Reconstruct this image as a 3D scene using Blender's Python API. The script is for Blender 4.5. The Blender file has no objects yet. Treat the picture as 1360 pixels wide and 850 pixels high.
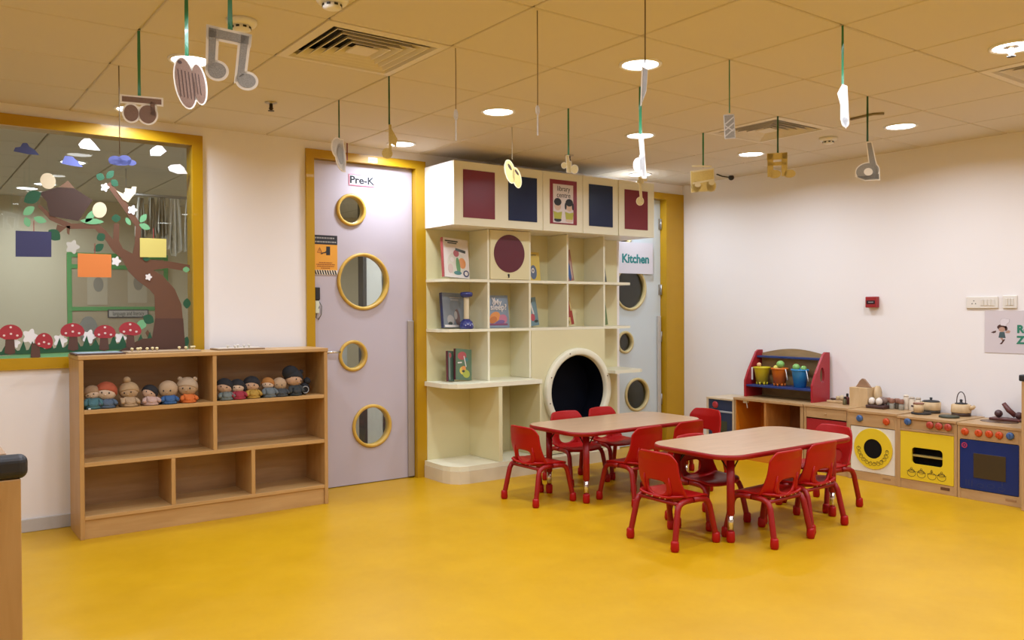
import bpy, bmesh, math, random
from mathutils import Vector, Matrix

scene = bpy.context.scene
COL = scene.collection
random.seed(7)
PI = math.pi

# ------------------------------------------------------------------ camera
FPX, W_PX, H_PX = 1118.077, 1360, 850
YAW, PITCH, ROLL = math.radians(36.38149), math.radians(-0.665345), math.radians(-0.27088)
EYE = Vector((0, 0, 1.28))
fwd = Vector((math.sin(YAW) * math.cos(PITCH), math.cos(YAW) * math.cos(PITCH), math.sin(PITCH)))
r0 = Vector((math.cos(YAW), -math.sin(YAW), 0))
u0 = r0.cross(fwd)
right = r0 * math.cos(ROLL) + u0 * math.sin(ROLL)
up = -r0 * math.sin(ROLL) + u0 * math.cos(ROLL)
cam_data = bpy.data.cameras.new('camera')
cam_data.sensor_width = 36.0
cam_data.lens = FPX / W_PX * 36.0
cam_data.clip_start = 0.05
cam = bpy.data.objects.new('camera', cam_data)
COL.objects.link(cam)
M = Matrix((right, up, -fwd)).transposed().to_4x4()
M.translation = EYE
cam.matrix_world = M
scene.camera = cam


def ray(px, py):
    return fwd + right * ((px - 680) / FPX) + up * ((425 - py) / FPX)


def at_y(px, py, Y):            # a point of the plane y = Y (the back wall and what is parallel to it)
    d = ray(px, py)
    return EYE + d * (Y / d.y)


def at_x(px, py, X):
    d = ray(px, py)
    return EYE + d * (X / d.x)


def at_z(px, py, Z):
    d = ray(px, py)
    return EYE + d * ((Z - EYE.z) / d.z)


# ------------------------------------------------------------------ materials
MATS = {}


def mat(name, col, rough=0.6, metal=0.0, noise=0.0, nscale=30.0, bump=0.0, bscale=200.0, coat=0.0, spec=0.5, alpha=1.0, trans=0.0):
    if name in MATS:
        return MATS[name]
    m = bpy.data.materials.new(name)
    m.use_nodes = True
    nt = m.node_tree
    b = nt.nodes['Principled BSDF']
    b.inputs['Base Color'].default_value = (*col, 1)
    b.inputs['Roughness'].default_value = rough
    b.inputs['Metallic'].default_value = metal
    b.inputs['Coat Weight'].default_value = coat
    b.inputs['Specular IOR Level'].default_value = spec
    b.inputs['Alpha'].default_value = alpha
    b.inputs['Transmission Weight'].default_value = trans
    tc = nt.nodes.new('ShaderNodeTexCoord')
    if noise > 0:
        n = nt.nodes.new('ShaderNodeTexNoise')
        n.inputs['Scale'].default_value = nscale
        n.inputs['Detail'].default_value = 4
        nt.links.new(tc.outputs['Object'], n.inputs['Vector'])
        mx = nt.nodes.new('ShaderNodeMix')
        mx.data_type = 'RGBA'
        mx.inputs['A'].default_value = (*[c * (1 - noise) for c in col], 1)
        mx.inputs['B'].default_value = (*[min(1, c * (1 + noise)) for c in col], 1)
        nt.links.new(n.outputs['Fac'], mx.inputs['Factor'])
        nt.links.new(mx.outputs['Result'], b.inputs['Base Color'])
    if bump > 0:
        n2 = nt.nodes.new('ShaderNodeTexNoise')
        n2.inputs['Scale'].default_value = bscale
        nt.links.new(tc.outputs['Object'], n2.inputs['Vector'])
        bp = nt.nodes.new('ShaderNodeBump')
        bp.inputs['Strength'].default_value = bump
        bp.inputs['Distance'].default_value = 0.01
        nt.links.new(n2.outputs['Fac'], bp.inputs['Height'])
        nt.links.new(bp.outputs['Normal'], b.inputs['Normal'])
    MATS[name] = m
    return m


def wood(name, col, dark, scale=(2, 14, 2), rough=0.45, coat=0.1):
    if name in MATS:
        return MATS[name]
    m = bpy.data.materials.new(name)
    m.use_nodes = True
    nt = m.node_tree
    b = nt.nodes['Principled BSDF']
    b.inputs['Roughness'].default_value = rough
    b.inputs['Coat Weight'].default_value = coat
    tc = nt.nodes.new('ShaderNodeTexCoord')
    mp = nt.nodes.new('ShaderNodeMapping')
    mp.inputs['Scale'].default_value = scale
    n = nt.nodes.new('ShaderNodeTexNoise')
    n.inputs['Scale'].default_value = 3.0
    n.inputs['Detail'].default_value = 6
    n.inputs['Distortion'].default_value = 0.6
    cr = nt.nodes.new('ShaderNodeValToRGB')
    cr.color_ramp.elements[0].position = 0.3
    cr.color_ramp.elements[0].color = (*dark, 1)
    cr.color_ramp.elements[1].position = 0.7
    cr.color_ramp.elements[1].color = (*col, 1)
    nt.links.new(tc.outputs['Object'], mp.inputs['Vector'])
    nt.links.new(mp.outputs['Vector'], n.inputs['Vector'])
    nt.links.new(n.outputs['Fac'], cr.inputs['Fac'])
    nt.links.new(cr.outputs['Color'], b.inputs['Base Color'])
    MATS[name] = m
    return m


def emit(name, col, strength):
    if name in MATS:
        return MATS[name]
    m = bpy.data.materials.new(name)
    m.use_nodes = True
    b = m.node_tree.nodes['Principled BSDF']
    b.inputs['Base Color'].default_value = (*col, 1)
    b.inputs['Emission Color'].default_value = (*col, 1)
    b.inputs['Emission Strength'].default_value = strength
    MATS[name] = m
    return m


def glass(name, tint, refl_rough=0.0, mixmin=0.04):
    if name in MATS:
        return MATS[name]
    m = bpy.data.materials.new(name)
    m.use_nodes = True
    nt = m.node_tree
    nt.nodes.remove(nt.nodes['Principled BSDF'])
    out = nt.nodes['Material Output']
    tr = nt.nodes.new('ShaderNodeBsdfTransparent')
    tr.inputs['Color'].default_value = (*tint, 1)
    gl = nt.nodes.new('ShaderNodeBsdfGlossy')
    gl.inputs['Roughness'].default_value = refl_rough
    fr = nt.nodes.new('ShaderNodeFresnel')
    geo = nt.nodes.new('ShaderNodeNewGeometry')
    mr_ = nt.nodes.new('ShaderNodeMapRange')            # leaving the pane the index is inverted, so no total reflection
    mr_.inputs['To Min'].default_value = 1.5
    mr_.inputs['To Max'].default_value = 1 / 1.5
    nt.links.new(geo.outputs['Backfacing'], mr_.inputs['Value'])
    nt.links.new(mr_.outputs['Result'], fr.inputs['IOR'])
    mx = nt.nodes.new('ShaderNodeMixShader')
    nt.links.new(fr.outputs['Fac'], mx.inputs['Fac'])
    nt.links.new(tr.outputs['BSDF'], mx.inputs[1])
    nt.links.new(gl.outputs['BSDF'], mx.inputs[2])
    nt.links.new(mx.outputs['Shader'], out.inputs['Surface'])
    MATS[name] = m
    return m


# ------------------------------------------------------------------ mesh builder
class MB:
    def __init__(self):
        self.bm = bmesh.new()

    def box(self, x0, x1, y0, y1, z0, z1, bevel=0.0, seg=2):
        c = Vector(((x0 + x1) / 2, (y0 + y1) / 2, (z0 + z1) / 2))
        s = Vector((abs(x1 - x0), abs(y1 - y0), abs(z1 - z0)))
        r = bmesh.ops.create_cube(self.bm, size=1.0)
        vs = r['verts']
        for v in vs:
            v.co = Vector((v.co.x * s.x, v.co.y * s.y, v.co.z * s.z)) + c
        if bevel > 0:
            es = list({e for v in vs for e in v.link_edges})
            bmesh.ops.bevel(self.bm, geom=es, offset=min(bevel, min(s) * 0.45), segments=seg, affect='EDGES', profile=0.5)
        return self

    def rings(self, rings, close_ends=True):
        """bridge consecutive rings of points"""
        vr = [[self.bm.verts.new(p) for p in r] for r in rings]
        n = len(vr[0])
        for a, b in zip(vr, vr[1:]):
            for i in range(n):
                j = (i + 1) % n
                try:
                    f = self.bm.faces.new((a[i], a[j], b[j], b[i]))
                    f.smooth = True
                except ValueError:
                    pass
        if close_ends:
            for r, rev in ((vr[0], True), (vr[-1], False)):
                try:
                    self.bm.faces.new(list(reversed(r)) if rev else r)
                except ValueError:
                    pass
        return self

    def tube(self, pts, rad, seg=10, flat=1.0):
        pts = [Vector(p) for p in pts]
        n = len(pts)
        rads = rad if isinstance(rad, (list, tuple)) else [rad] * n
        rings = []
        ref = None
        for i, p in enumerate(pts):
            t = (pts[min(i + 1, n - 1)] - pts[max(i - 1, 0)]).normalized()
            if ref is None:
                ref = Vector((0, 0, 1)) if abs(t.z) < 0.9 else Vector((1, 0, 0))
            a = (ref - t * ref.dot(t)).normalized()
            ref = a
            b = t.cross(a)
            rings.append([p + a * (math.cos(k * 2 * PI / seg) * rads[i]) + b * (math.sin(k * 2 * PI / seg) * rads[i] * flat) for k in range(seg)])
        return self.rings(rings)

    def lathe(self, prof, origin=(0, 0, 0), axis='z', seg=24, sx=1.0, sy=1.0):
        o = Vector(origin)
        rings = []
        for r, h in prof:
            ring = []
            for k in range(seg):
                a = 2 * PI * k / seg
                c, s = r * math.cos(a) * sx, r * math.sin(a) * sy
                if axis == 'z':
                    v = Vector((c, s, h))
                elif axis == 'y':
                    v = Vector((c, -h, s))
                else:
                    v = Vector((-h, -c, s))
                ring.append(o + v)
            rings.append(ring)
        return self.rings(rings)

    def ball(self, c, rx, ry=None, rz=None, seg=16, rot=None):
        ry = ry or rx
        rz = rz or rx
        r = bmesh.ops.create_uvsphere(self.bm, u_segments=seg, v_segments=max(8, seg // 2 + 2), radius=1.0)
        for v in r['verts']:
            p = Vector((v.co.x * rx, v.co.y * ry, v.co.z * rz))
            if rot is not None:
                p = rot @ p
            v.co = p + Vector(c)
        for f in {f for v in r['verts'] for f in v.link_faces}:
            f.smooth = True
        return self

    def slab(self, outline, thick, holes=()):
        """outline: list of 3D points of a planar shape (holes likewise); thick: extrusion vector"""
        bm = self.bm
        thick = Vector(thick)
        if not holes:
            a = [bm.verts.new(p) for p in outline]
            b = [bm.verts.new(Vector(p) + thick) for p in outline]
            n = len(a)
            fa = bm.faces.new(a)
            fb = bm.faces.new(list(reversed(b)))
            fa.normal_update()
            fb.normal_update()
            for i in range(n):
                j = (i + 1) % n
                bm.faces.new((a[j], a[i], b[i], b[j]))
            bmesh.ops.triangulate(bm, faces=[fa, fb], ngon_method='EAR_CLIP')
        else:
            loops = [outline] + list(holes)
            la = [[bm.verts.new(p) for p in lp] for lp in loops]
            lb = [[bm.verts.new(Vector(p) + thick) for p in lp] for lp in loops]
            for L in (la, lb):
                es = []
                for vs in L:
                    for i in range(len(vs)):
                        es.append(bm.edges.new((vs[i], vs[(i + 1) % len(vs)])))
                bmesh.ops.triangle_fill(bm, use_beauty=True, use_dissolve=False, edges=es)
            for va, vb in zip(la, lb):
                n = len(va)
                for i in range(n):
                    j = (i + 1) % n
                    bm.faces.new((va[i], va[j], vb[j], vb[i]))
        return self

    def build(self, name, material, parent=None, smooth=False, loc=None):
        bm = self.bm
        bmesh.ops.recalc_face_normals(bm, faces=bm.faces)
        if smooth:
            for f in bm.faces:
                f.smooth = True
        me = bpy.data.meshes.new(name)
        bm.to_mesh(me)
        bm.free()
        if material:
            me.materials.append(material)
        o = bpy.data.objects.new(name, me)
        COL.objects.link(o)
        if parent is not None:
            o.parent = parent
        if loc is not None:
            o.location = loc
        return o


def tag(o, label, cat, group=None):
    o['label'] = label
    o['category'] = cat
    if group:
        o['group'] = group
    return o


def thing(name, label, cat, loc=(0, 0, 0), rz=0.0, group=None):
    o = bpy.data.objects.new(name, None)
    o.empty_display_size = 0.1
    COL.objects.link(o)
    o.location = loc
    o.rotation_euler = (0, 0, rz)
    return tag(o, label, cat, group)


def structure(o):
    o['kind'] = 'structure'
    return o


def struct_empty(name):
    o = bpy.data.objects.new(name, None)
    COL.objects.link(o)
    return structure(o)


def dup(root, loc=None, rz=None, label=None, group=None):
    r = root.copy()
    COL.objects.link(r)
    if loc is not None:
        r.location = loc
    if rz is not None:
        r.rotation_euler = (0, 0, rz)
    if label:
        r['label'] = label
    if group:
        r['group'] = group
    for ch in list(root.children):
        c = ch.copy()
        COL.objects.link(c)
        c.parent = r
        for g in list(ch.children):
            d = g.copy()
            COL.objects.link(d)
            d.parent = c
    return r


def circle(c, r, u, v, n=40):
    c, u, v = Vector(c), Vector(u), Vector(v)
    return [c + u * (r * math.cos(2 * PI * k / n)) + v * (r * math.sin(2 * PI * k / n)) for k in range(n)]


def ellipse(c, ru, rv, u, v, n=28, rot=0.0):
    c, u, v = Vector(c), Vector(u), Vector(v)
    out = []
    for k in range(n):
        a = 2 * PI * k / n
        p, q = ru * math.cos(a), rv * math.sin(a)
        out.append(c + u * (p * math.cos(rot) - q * math.sin(rot)) + v * (p * math.sin(rot) + q * math.cos(rot)))
    return out


def text(name, body, size, material, parent, loc, rot, align='CENTER', extrude=0.0006, xscale=1.0, bold=0.0, thick=0.0):
    cu = bpy.data.curves.new(name, 'FONT')
    cu.body = body
    cu.size = size
    cu.align_x = align
    cu.align_y = 'CENTER'
    cu.extrude = extrude
    cu.offset = bold
    cu.space_line = 0.95
    tmp = bpy.data.objects.new(name + '_curve', cu)
    COL.objects.link(tmp)
    dg = bpy.context.evaluated_depsgraph_get()
    me = bpy.data.meshes.new_from_object(tmp.evaluated_get(dg))
    bpy.data.objects.remove(tmp)
    bpy.data.curves.remove(cu)
    if thick > 0:
        bm = bmesh.new()
        bm.from_mesh(me)
        base = list(bm.verts) + list(bm.edges) + list(bm.faces)
        for k, (dx, dy) in enumerate(((thick, 0), (-thick, 0), (0, thick), (0, -thick))):
            d = bmesh.ops.duplicate(bm, geom=base)
            bmesh.ops.translate(bm, vec=(dx, dy, 0.00004 * (k + 1)), verts=[v for v in d['geom'] if isinstance(v, bmesh.types.BMVert)])
        bm.to_mesh(me)
        bm.free()
    me.name = name
    me.materials.clear()
    me.materials.append(material)
    o = bpy.data.objects.new(name, me)
    COL.objects.link(o)
    o.location = loc
    o.rotation_euler = rot
    o.scale = (xscale, 1, 1)
    if parent is not None:
        o.parent = parent
    return o


FACE_Y = (PI / 2, 0, 0)                 # text reading towards -y (on the back wall)
FACE_X = (PI / 2, 0, -PI / 2)           # text reading towards -x (on the right wall)
X, Y, Z = Vector((1, 0, 0)), Vector((0, 1, 0)), Vector((0, 0, 1))
# ------------------------------------------------------------------ palette
CEIL = 2.482
YW, XW = 5.62, 6.21
XL, YF, YB = -1.75, -2.6, 10.0           # left wall, wall behind the camera, far wall of the next room
WALL = mat('wall_paint', (0.82, 0.785, 0.755), 0.55, bump=0.02, bscale=60)
FARWALL = mat('far_wall_paint', (0.60, 0.52, 0.36), 0.6)
YELLOW = mat('yellow_frame_paint', (0.45, 0.25, 0.002), 0.4, spec=0.35, noise=0.06, nscale=8, coat=0.2)
CREAM = mat('cream_laminate', (0.68, 0.625, 0.36), 0.4, noise=0.03, nscale=6)
CREAM2 = mat('pale_cream_laminate', (0.76, 0.73, 0.54), 0.3, noise=0.02, nscale=6)
WHITE = mat('white_plastic', (0.8, 0.79, 0.76), 0.4)
GREY = mat('grey_metal', (0.45, 0.43, 0.40), 0.35, 0.7)
DARK = mat('dark_void', (0.008, 0.007, 0.007), 0.6, spec=0.1)
BLACK = mat('black_plastic', (0.015, 0.014, 0.014), 0.45)
CHROME = mat('chrome', (0.75, 0.73, 0.7), 0.2, 1.0)
RED = mat('red_plastic', (0.37, 0.003, 0.002), 0.40, coat=0.0, spec=0.3, noise=0.04, nscale=12)
REDM = mat('red_enamel_steel', (0.28, 0.004, 0.003), 0.38, coat=0.0, spec=0.4)
BIRCH = wood('birch_laminate', (0.50, 0.30, 0.115), (0.43, 0.24, 0.08), (1.2, 12, 1.2))
BIRCHX = wood('birch_along', (0.52, 0.315, 0.12), (0.44, 0.25, 0.085), (1.0, 9, 9))
MAPLE = wood('maple_top', (0.49, 0.315, 0.185), (0.42, 0.265, 0.15), (1.5, 9, 1.5), rough=0.32)

# floor: poured yellow vinyl with faint clouding
fm = bpy.data.materials.new('yellow_vinyl')
fm.use_nodes = True
nt = fm.node_tree
b = nt.nodes['Principled BSDF']
tc = nt.nodes.new('ShaderNodeTexCoord')
n1 = nt.nodes.new('ShaderNodeTexNoise')
n1.inputs['Scale'].default_value = 1.6
n1.inputs['Detail'].default_value = 8
n1.inputs['Roughness'].default_value = 0.65
cr = nt.nodes.new('ShaderNodeValToRGB')
cr.color_ramp.elements[0].position = 0.35
cr.color_ramp.elements[0].color = (0.50, 0.268, 0.0015, 1)
cr.color_ramp.elements[1].position = 0.68
cr.color_ramp.elements[1].color = (0.565, 0.312, 0.0025, 1)
n2 = nt.nodes.new('ShaderNodeTexNoise')
n2.inputs['Scale'].default_value = 5.0
n2.inputs['Detail'].default_value = 6
mr = nt.nodes.new('ShaderNodeMapRange')
mr.inputs['To Min'].default_value = 0.30
mr.inputs['To Max'].default_value = 0.48
bp = nt.nodes.new('ShaderNodeBump')
b.inputs['Specular IOR Level'].default_value = 0.35
bp.inputs['Strength'].default_value = 0.08
bp.inputs['Distance'].default_value = 0.02
L = nt.links.new
L(tc.outputs['Object'], n1.inputs['Vector'])
L(tc.outputs['Object'], n2.inputs['Vector'])
L(n1.outputs['Fac'], cr.inputs['Fac'])
L(cr.outputs['Color'], b.inputs['Base Color'])
L(n2.outputs['Fac'], mr.inputs['Value'])
L(mr.outputs['Result'], b.inputs['Roughness'])
L(n2.outputs['Fac'], bp.inputs['Height'])
L(bp.outputs['Normal'], b.inputs['Normal'])
FLOORM = fm

structure(MB().box(XL - 0.1, XW + 0.1, YF - 0.1, YW + 0.12, -0.1, 0).build('floor', FLOORM))
structure(MB().box(XL - 0.1, 8.3, YW + 0.12, YB + 0.1, -0.1, 0).build('floor_beyond', mat('beige_floor', (0.42, 0.36, 0.26), 0.5)))

# ceiling: one mesh of 600 mm tiles with a recessed grid between them
GX, GY = 2.0632, 2.6527
TILE = mat('ceiling_tile', (0.66, 0.60, 0.50), 0.85, bump=0.03, bscale=300)
VENT_TILES = {(-1, 1), (4, 1), (4, -2)}
cb = MB()
for i in range(-7, 8):
    for j in range(-9, 5):
        if (i, j) in VENT_TILES:
            continue
        g = 0.0045
        x0, x1 = GX + 0.6 * i + g, GX + 0.6 * (i + 1) - g
        y0, y1 = GY + 0.6 * j + g, GY + 0.6 * (j + 1) - g
        x0, x1, y0, y1 = max(x0, XL), min(x1, XW + 0.02), max(y0, YF), min(y1, YW + 0.02)
        if x1 - x0 > 0.02 and y1 - y0 > 0.02:
            cb.box(x0, x1, y0, y1, CEIL, CEIL + 0.02, 0.004, 1)
cb.box(XL - 0.1, XW + 0.1, YF - 0.1, YW + 0.12, CEIL + 0.1, CEIL + 0.14)
for i in range(-7, 8):
    x = GX + 0.6 * i
    if XL < x < XW:
        cb.box(x - 0.012, x + 0.012, YF, YW, CEIL + 0.007, CEIL + 0.03)
for j in range(-9, 5):
    y = GY + 0.6 * j
    if YF < y < YW:
        cb.box(XL, XW, y - 0.012, y + 0.012, CEIL + 0.007, CEIL + 0.03)
structure(cb.build('ceiling', TILE))
cb = MB()
for i in range(-7, 11):
    for j in range(5, 13):
        g = 0.006
        x0, x1 = GX + 0.6 * i + g, GX + 0.6 * (i + 1) - g
        y0, y1 = GY + 0.6 * j + g, GY + 0.6 * (j + 1) - g
        x0, x1, y0, y1 = max(x0, XL), min(x1, 8.2), max(y0, YW + 0.12), min(y1, YB)
        if x1 - x0 > 0.02 and y1 - y0 > 0.02:
            cb.box(x0, x1, y0, y1, CEIL, CEIL + 0.02, 0.004, 1)
cb.box(XL - 0.1, 8.3, YW + 0.12, YB + 0.1, CEIL + 0.02, CEIL + 0.06)
structure(cb.build('ceiling_beyond', TILE))

# back wall with three openings
WX0, WX1, WZ0, WZ1 = -0.95, 1.572, 1.015, 2.355         # window opening
DX0, DX1, DZ1 = 2.405, 3.225, 2.362                      # Pre-K door opening
KX0, KX1 = 5.36, 5.965                                   # kitchen door opening
wb = MB()
T = 0.12
e_ = 0.025
for (x0, x1, z0, z1) in ((XL - 0.1, WX0 - e_, 0, CEIL), (WX0 - e_, WX1 + e_, 0, WZ0 - e_), (WX0 - e_, WX1 + e_, WZ1 + e_, CEIL), (WX1 + e_, DX0 - e_, 0, CEIL),
                         (DX0 - e_, DX1 + e_, DZ1 + e_, CEIL), (DX1 + e_, KX0, 0, CEIL), (KX0, KX1 + e_, 2.33 + e_, CEIL), (KX1 + e_, XW + 0.1, 0, CEIL)):
    wb.box(x0, x1, YW, YW + T, z0, z1 + (0.1 if z1 == CEIL else 0))
structure(wb.build('wall_back', WALL))
structure(MB().box(XW, XW + 0.1, YF - 0.1, YW + T, 0, CEIL + 0.1).build('wall_right', WALL))
structure(MB().box(XL - 0.1, XL, YF - 0.1, YW + T, 0, CEIL + 0.1).build('wall_left', WALL))
structure(MB().box(XL - 0.1, XW + 0.1, YF - 0.1, YF, 0, CEIL + 0.1).build('wall_front', WALL))
# the next room
structure(MB().box(XL - 0.1, 8.3, YB, YB + 0.1, 0, CEIL).build('wall_beyond', FARWALL))
structure(MB().box(8.2, 8.3, YW + T, YB, 0, CEIL).build('wall_beyond_right', FARWALL))
structure(MB().box(XL - 0.1, XL, YW + T, YB, 0, CEIL).build('wall_beyond_left', FARWALL))
structure(MB().box(5.18, 5.28, YW + T + 0.02, YB, 0, CEIL).build('wall_beyond_partition', FARWALL))
structure(MB().box(3.50, 4.7, 7.0, 7.08, 0, CEIL).build('wall_beyond_panel', mat('pale_panel', (0.70, 0.68, 0.60), 0.5)))
structure(MB().box(3.465, 3.50, 6.99, 7.09, 0, CEIL).build('trim_1', mat('dark_trim', (0.06, 0.05, 0.04), 0.5)))
structure(MB().box(3.665, 3.685, 6.985, 6.999, 0, CEIL).build('trim_2', mat('dark_trim', (0.06, 0.05, 0.04), 0.5)))
wbx = thing('white_cabinet', 'low white cabinet seen through the large round door window', 'cabinet', (3.2, 7.3, 0))
MB().box(-0.5, 0.25, 0, 0.4, 0, 1.40, 0.004).build('cabinet_body', mat('white_cabinet_paint', (0.72, 0.71, 0.66), 0.4), wbx)
MB().box(-0.48, 0.23, -0.015, -0.001, 0.05, 1.36, 0.003).build('cabinet_door', mat('white_cabinet_paint', (0.72, 0.71, 0.66), 0.4), wbx)

# skirting
SK = mat('grey_skirting', (0.50, 0.48, 0.45), 0.45, noise=0.05)
structure(MB().box(XL, DX0 - 0.065, YW - 0.014, YW, 0, 0.078, 0.004).build('baseboard_back', SK))
structure(MB().box(XW - 0.014, XW, YF, YW, 0, 0.078, 0.004).build('baseboard_right', SK))

# ------------------------------------------------------------------ window
win = struct_empty('window_1')
fb = MB()
F = 0.066
for (x0, x1, z0, z1) in ((WX0 - F, WX1 + F, WZ1, WZ1 + F), (WX0 - F, WX1 + F, WZ0 - F, WZ0), (WX0 - F, WX0, WZ0, WZ1), (WX1, WX1 + F, WZ0, WZ1)):
    fb.box(x0, x1, YW - 0.018, YW - 0.0005, z0, z1)
for (x0, x1, z0, z1) in ((WX0 - 0.02, WX1 + 0.02, WZ1, WZ1 + 0.02), (WX0 - 0.02, WX1 + 0.02, WZ0 - 0.02, WZ0), (WX0 - 0.02, WX0, WZ0, WZ1), (WX1, WX1 + 0.02, WZ0, WZ1)):
    fb.box(x0, x1, YW - 0.0005, YW + 0.115, z0, z1)
fb.build('window_frame', YELLOW, win)
MB().box(WX0, WX1, YW + 0.012, YW + 0.018, WZ0, WZ1).build('window_pane', glass('clear_glass', (0.93, 0.95, 0.92)), win)

# ------------------------------------------------------------------ doors
LAV = mat('pale_lavender_door', (0.48, 0.43, 0.465), 0.5, spec=0.3)
SHADE_DOOR = mat('shade_tinted_door', (0.56, 0.63, 0.64), 0.35, coat=0.1)  # bluish cast of the bookcase's shadow is put into the door colour
RINGY = wood('yellow_ring_wood', (0.62, 0.40, 0.07), (0.50, 0.29, 0.035), (4, 4, 4))
RINGC = wood('cream_ring_wood', (0.60, 0.50, 0.24), (0.50, 0.40, 0.17), (4, 4, 4))


def door(name, x0, x1, ztop, y, leafmat, ringmat, ports, paneglass, frame_left=True, frame_right=True, frame_x1=None):
    d = struct_empty(name)
    fb = MB()
    F = 0.06
    fx1 = frame_x1 or x1 + 0.085
    if frame_left:
        fb.box(x0 - F, x0, YW - 0.018, YW - 0.0005, 0, ztop)
        fb.box(x0 - 0.02, x0, YW - 0.0005, YW + 0.115, 0, ztop)
    fb.box(x1, fx1, YW - 0.018, YW - 0.0005, 0, ztop)
    fb.box(x1, x1 + 0.02, YW - 0.0005, YW + 0.115, 0, ztop)
    fb.box(x0 - (F if frame_left else 0), fx1, YW - 0.018, YW - 0.0005, ztop, ztop + F)
    fb.box(x0 - (0.02 if frame_left else 0), x1 + 0.02, YW - 0.0005, YW + 0.115, ztop, ztop + 0.02)
    fb.build('door_frame', YELLOW, d)
    out = [Vector((x0 + 0.004, y, 0.006)), Vector((x1 - 0.004, y, 0.006)), Vector((x1 - 0.004, y, ztop - 0.004)), Vector((x0 + 0.004, y, ztop - 0.004))]
    MB().slab(out, (0, 0.04, 0), [circle((cx, y, cz), r - 0.015, X, Z) for cx, cz, r in ports]).build('door_leaf', leafmat, d)
    for cx, cz, r in ports:
        rb = MB()
        ri = r - 0.024
        prof = [(ri, -0.042), (ri, 0.010), (ri + 0.005, 0.018), (r - 0.006, 0.018), (r, 0.010), (r, 0.0), (ri + 0.006, -0.002), (ri + 0.006, -0.042)]
        rings = []
        for rr, h in prof:
            rings.append([Vector((cx + rr * math.cos(2 * PI * k / 48), y - h, cz + rr * math.sin(2 * PI * k / 48))) for k in range(48)])
        rings.append(rings[0])
        rb.rings(rings, False)
        bmesh.ops.remove_doubles(rb.bm, verts=rb.bm.verts, dist=1e-5)
        ro = rb.build('porthole_ring', ringmat, d)
        MB().slab(circle((cx, y + 0.016, cz), r - 0.020, X, Z), (0, 0.005, 0)).build('porthole_pane', paneglass, ro)
    return d


d1 = door('door_1', DX0, DX1, DZ1, YW + 0.04, LAV, RINGY,
          [(2.712, 2.018, 0.118), (2.808, 1.497, 0.211), (2.72, 0.952, 0.115), (2.870, 0.425, 0.161)], glass('door_glass', (0.92, 0.93, 0.90)))
# lever handle, finger guard and the label over the door
hb = MB()
hx, hz = 2.50, 0.985
hb.lathe([(0.024, 0.0), (0.024, 0.008), (0.010, 0.012), (0.010, 0.045)], (hx, YW + 0.04, hz), 'y', 16)
hb.tube([(hx, YW - 0.003, hz), (hx + 0.03, YW - 0.006, hz), (hx + 0.10, YW - 0.006, hz)], 0.009, 10)
hb.build('door_handle', CHROME, d1)
MB().box(3.17, 3.222, YW + 0.018, YW + 0.04, 0.01, 1.205, 0.006).build('finger_guard', mat('taupe_guard', (0.33, 0.28, 0.23), 0.4), d1)
d2 = door('door_2', KX0, KX1, 2.33, YW + 0.06, SHADE_DOOR, RINGC,
          [(5.47, 1.985, 0.115), (5.555, 1.477, 0.207), (5.489, 0.977, 0.105), (5.640, 0.482, 0.158)], glass('dim_door_glass', (0.70, 0.70, 0.66)),
          frame_left=False, frame_x1=XW - 0.004)
MB().box(5.905, 5.945, YW + 0.035, YW + 0.06, 0.01, 1.22, 0.006).build('finger_guard', mat('pale_guard', (0.48, 0.45, 0.40), 0.4), d2)
for hz in (0.42, 1.02, 1.47, 2.1):
    hb = MB()
    hb.lathe([(0.008, -0.05), (0.008, 0.05)], (5.957, YW + 0.045, hz), 'z', 10)
    hb.box(5.93, 5.957, YW + 0.053, YW + 0.058, hz - 0.05, hz + 0.05)
    hb.build('door_hinge', GREY, d2)

# ------------------------------------------------------------------ recessed lights
LIGHT_MAT = emit('lamp_diffuser', (0.95, 0.97, 1.0), 14.0)
LAMP_COL = (0.765, 0.845, 1.0)
LAMP_W = 19.3
lights_in = [
    (2, -2, 'round recessed ceiling light cut by the top edge, nearest the camera'), (1, 0, 'large round recessed ceiling light behind the dangling edge-on note'),
    (1, 2, 'round recessed ceiling light between the two bare threads and the bookcase'), (3, 2, 'round recessed ceiling light with the white glitter note in front'),
    (5, 2, 'round recessed ceiling light beside the gold sixteenth note'), (5, 0, 'round recessed ceiling light by the right wall, beyond the silver loop note'),
    (1, 4, 'round recessed ceiling light close above the Pre-K door'), (5, 4, 'round recessed ceiling light in the corner above the kitchen door'),
    (-2, 2, 'round recessed ceiling light behind the brown glitter slippers note'), (-2, 4, 'round recessed ceiling light behind the brown beamed note, by the window wall'),
    (-2, 0, 'round recessed ceiling light just above the top edge, near the square vent'),
]
lights_added = [(1, -2), (3, -2), (5, -2), (-2, -2), (1, -4), (3, -4), (5, -4), (-2, -4), (1, -6), (4, -6), (-2, -6), (-4, 0), (-4, -3), (-4, 3)]  # unseen downlights, added for overall illumination


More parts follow.
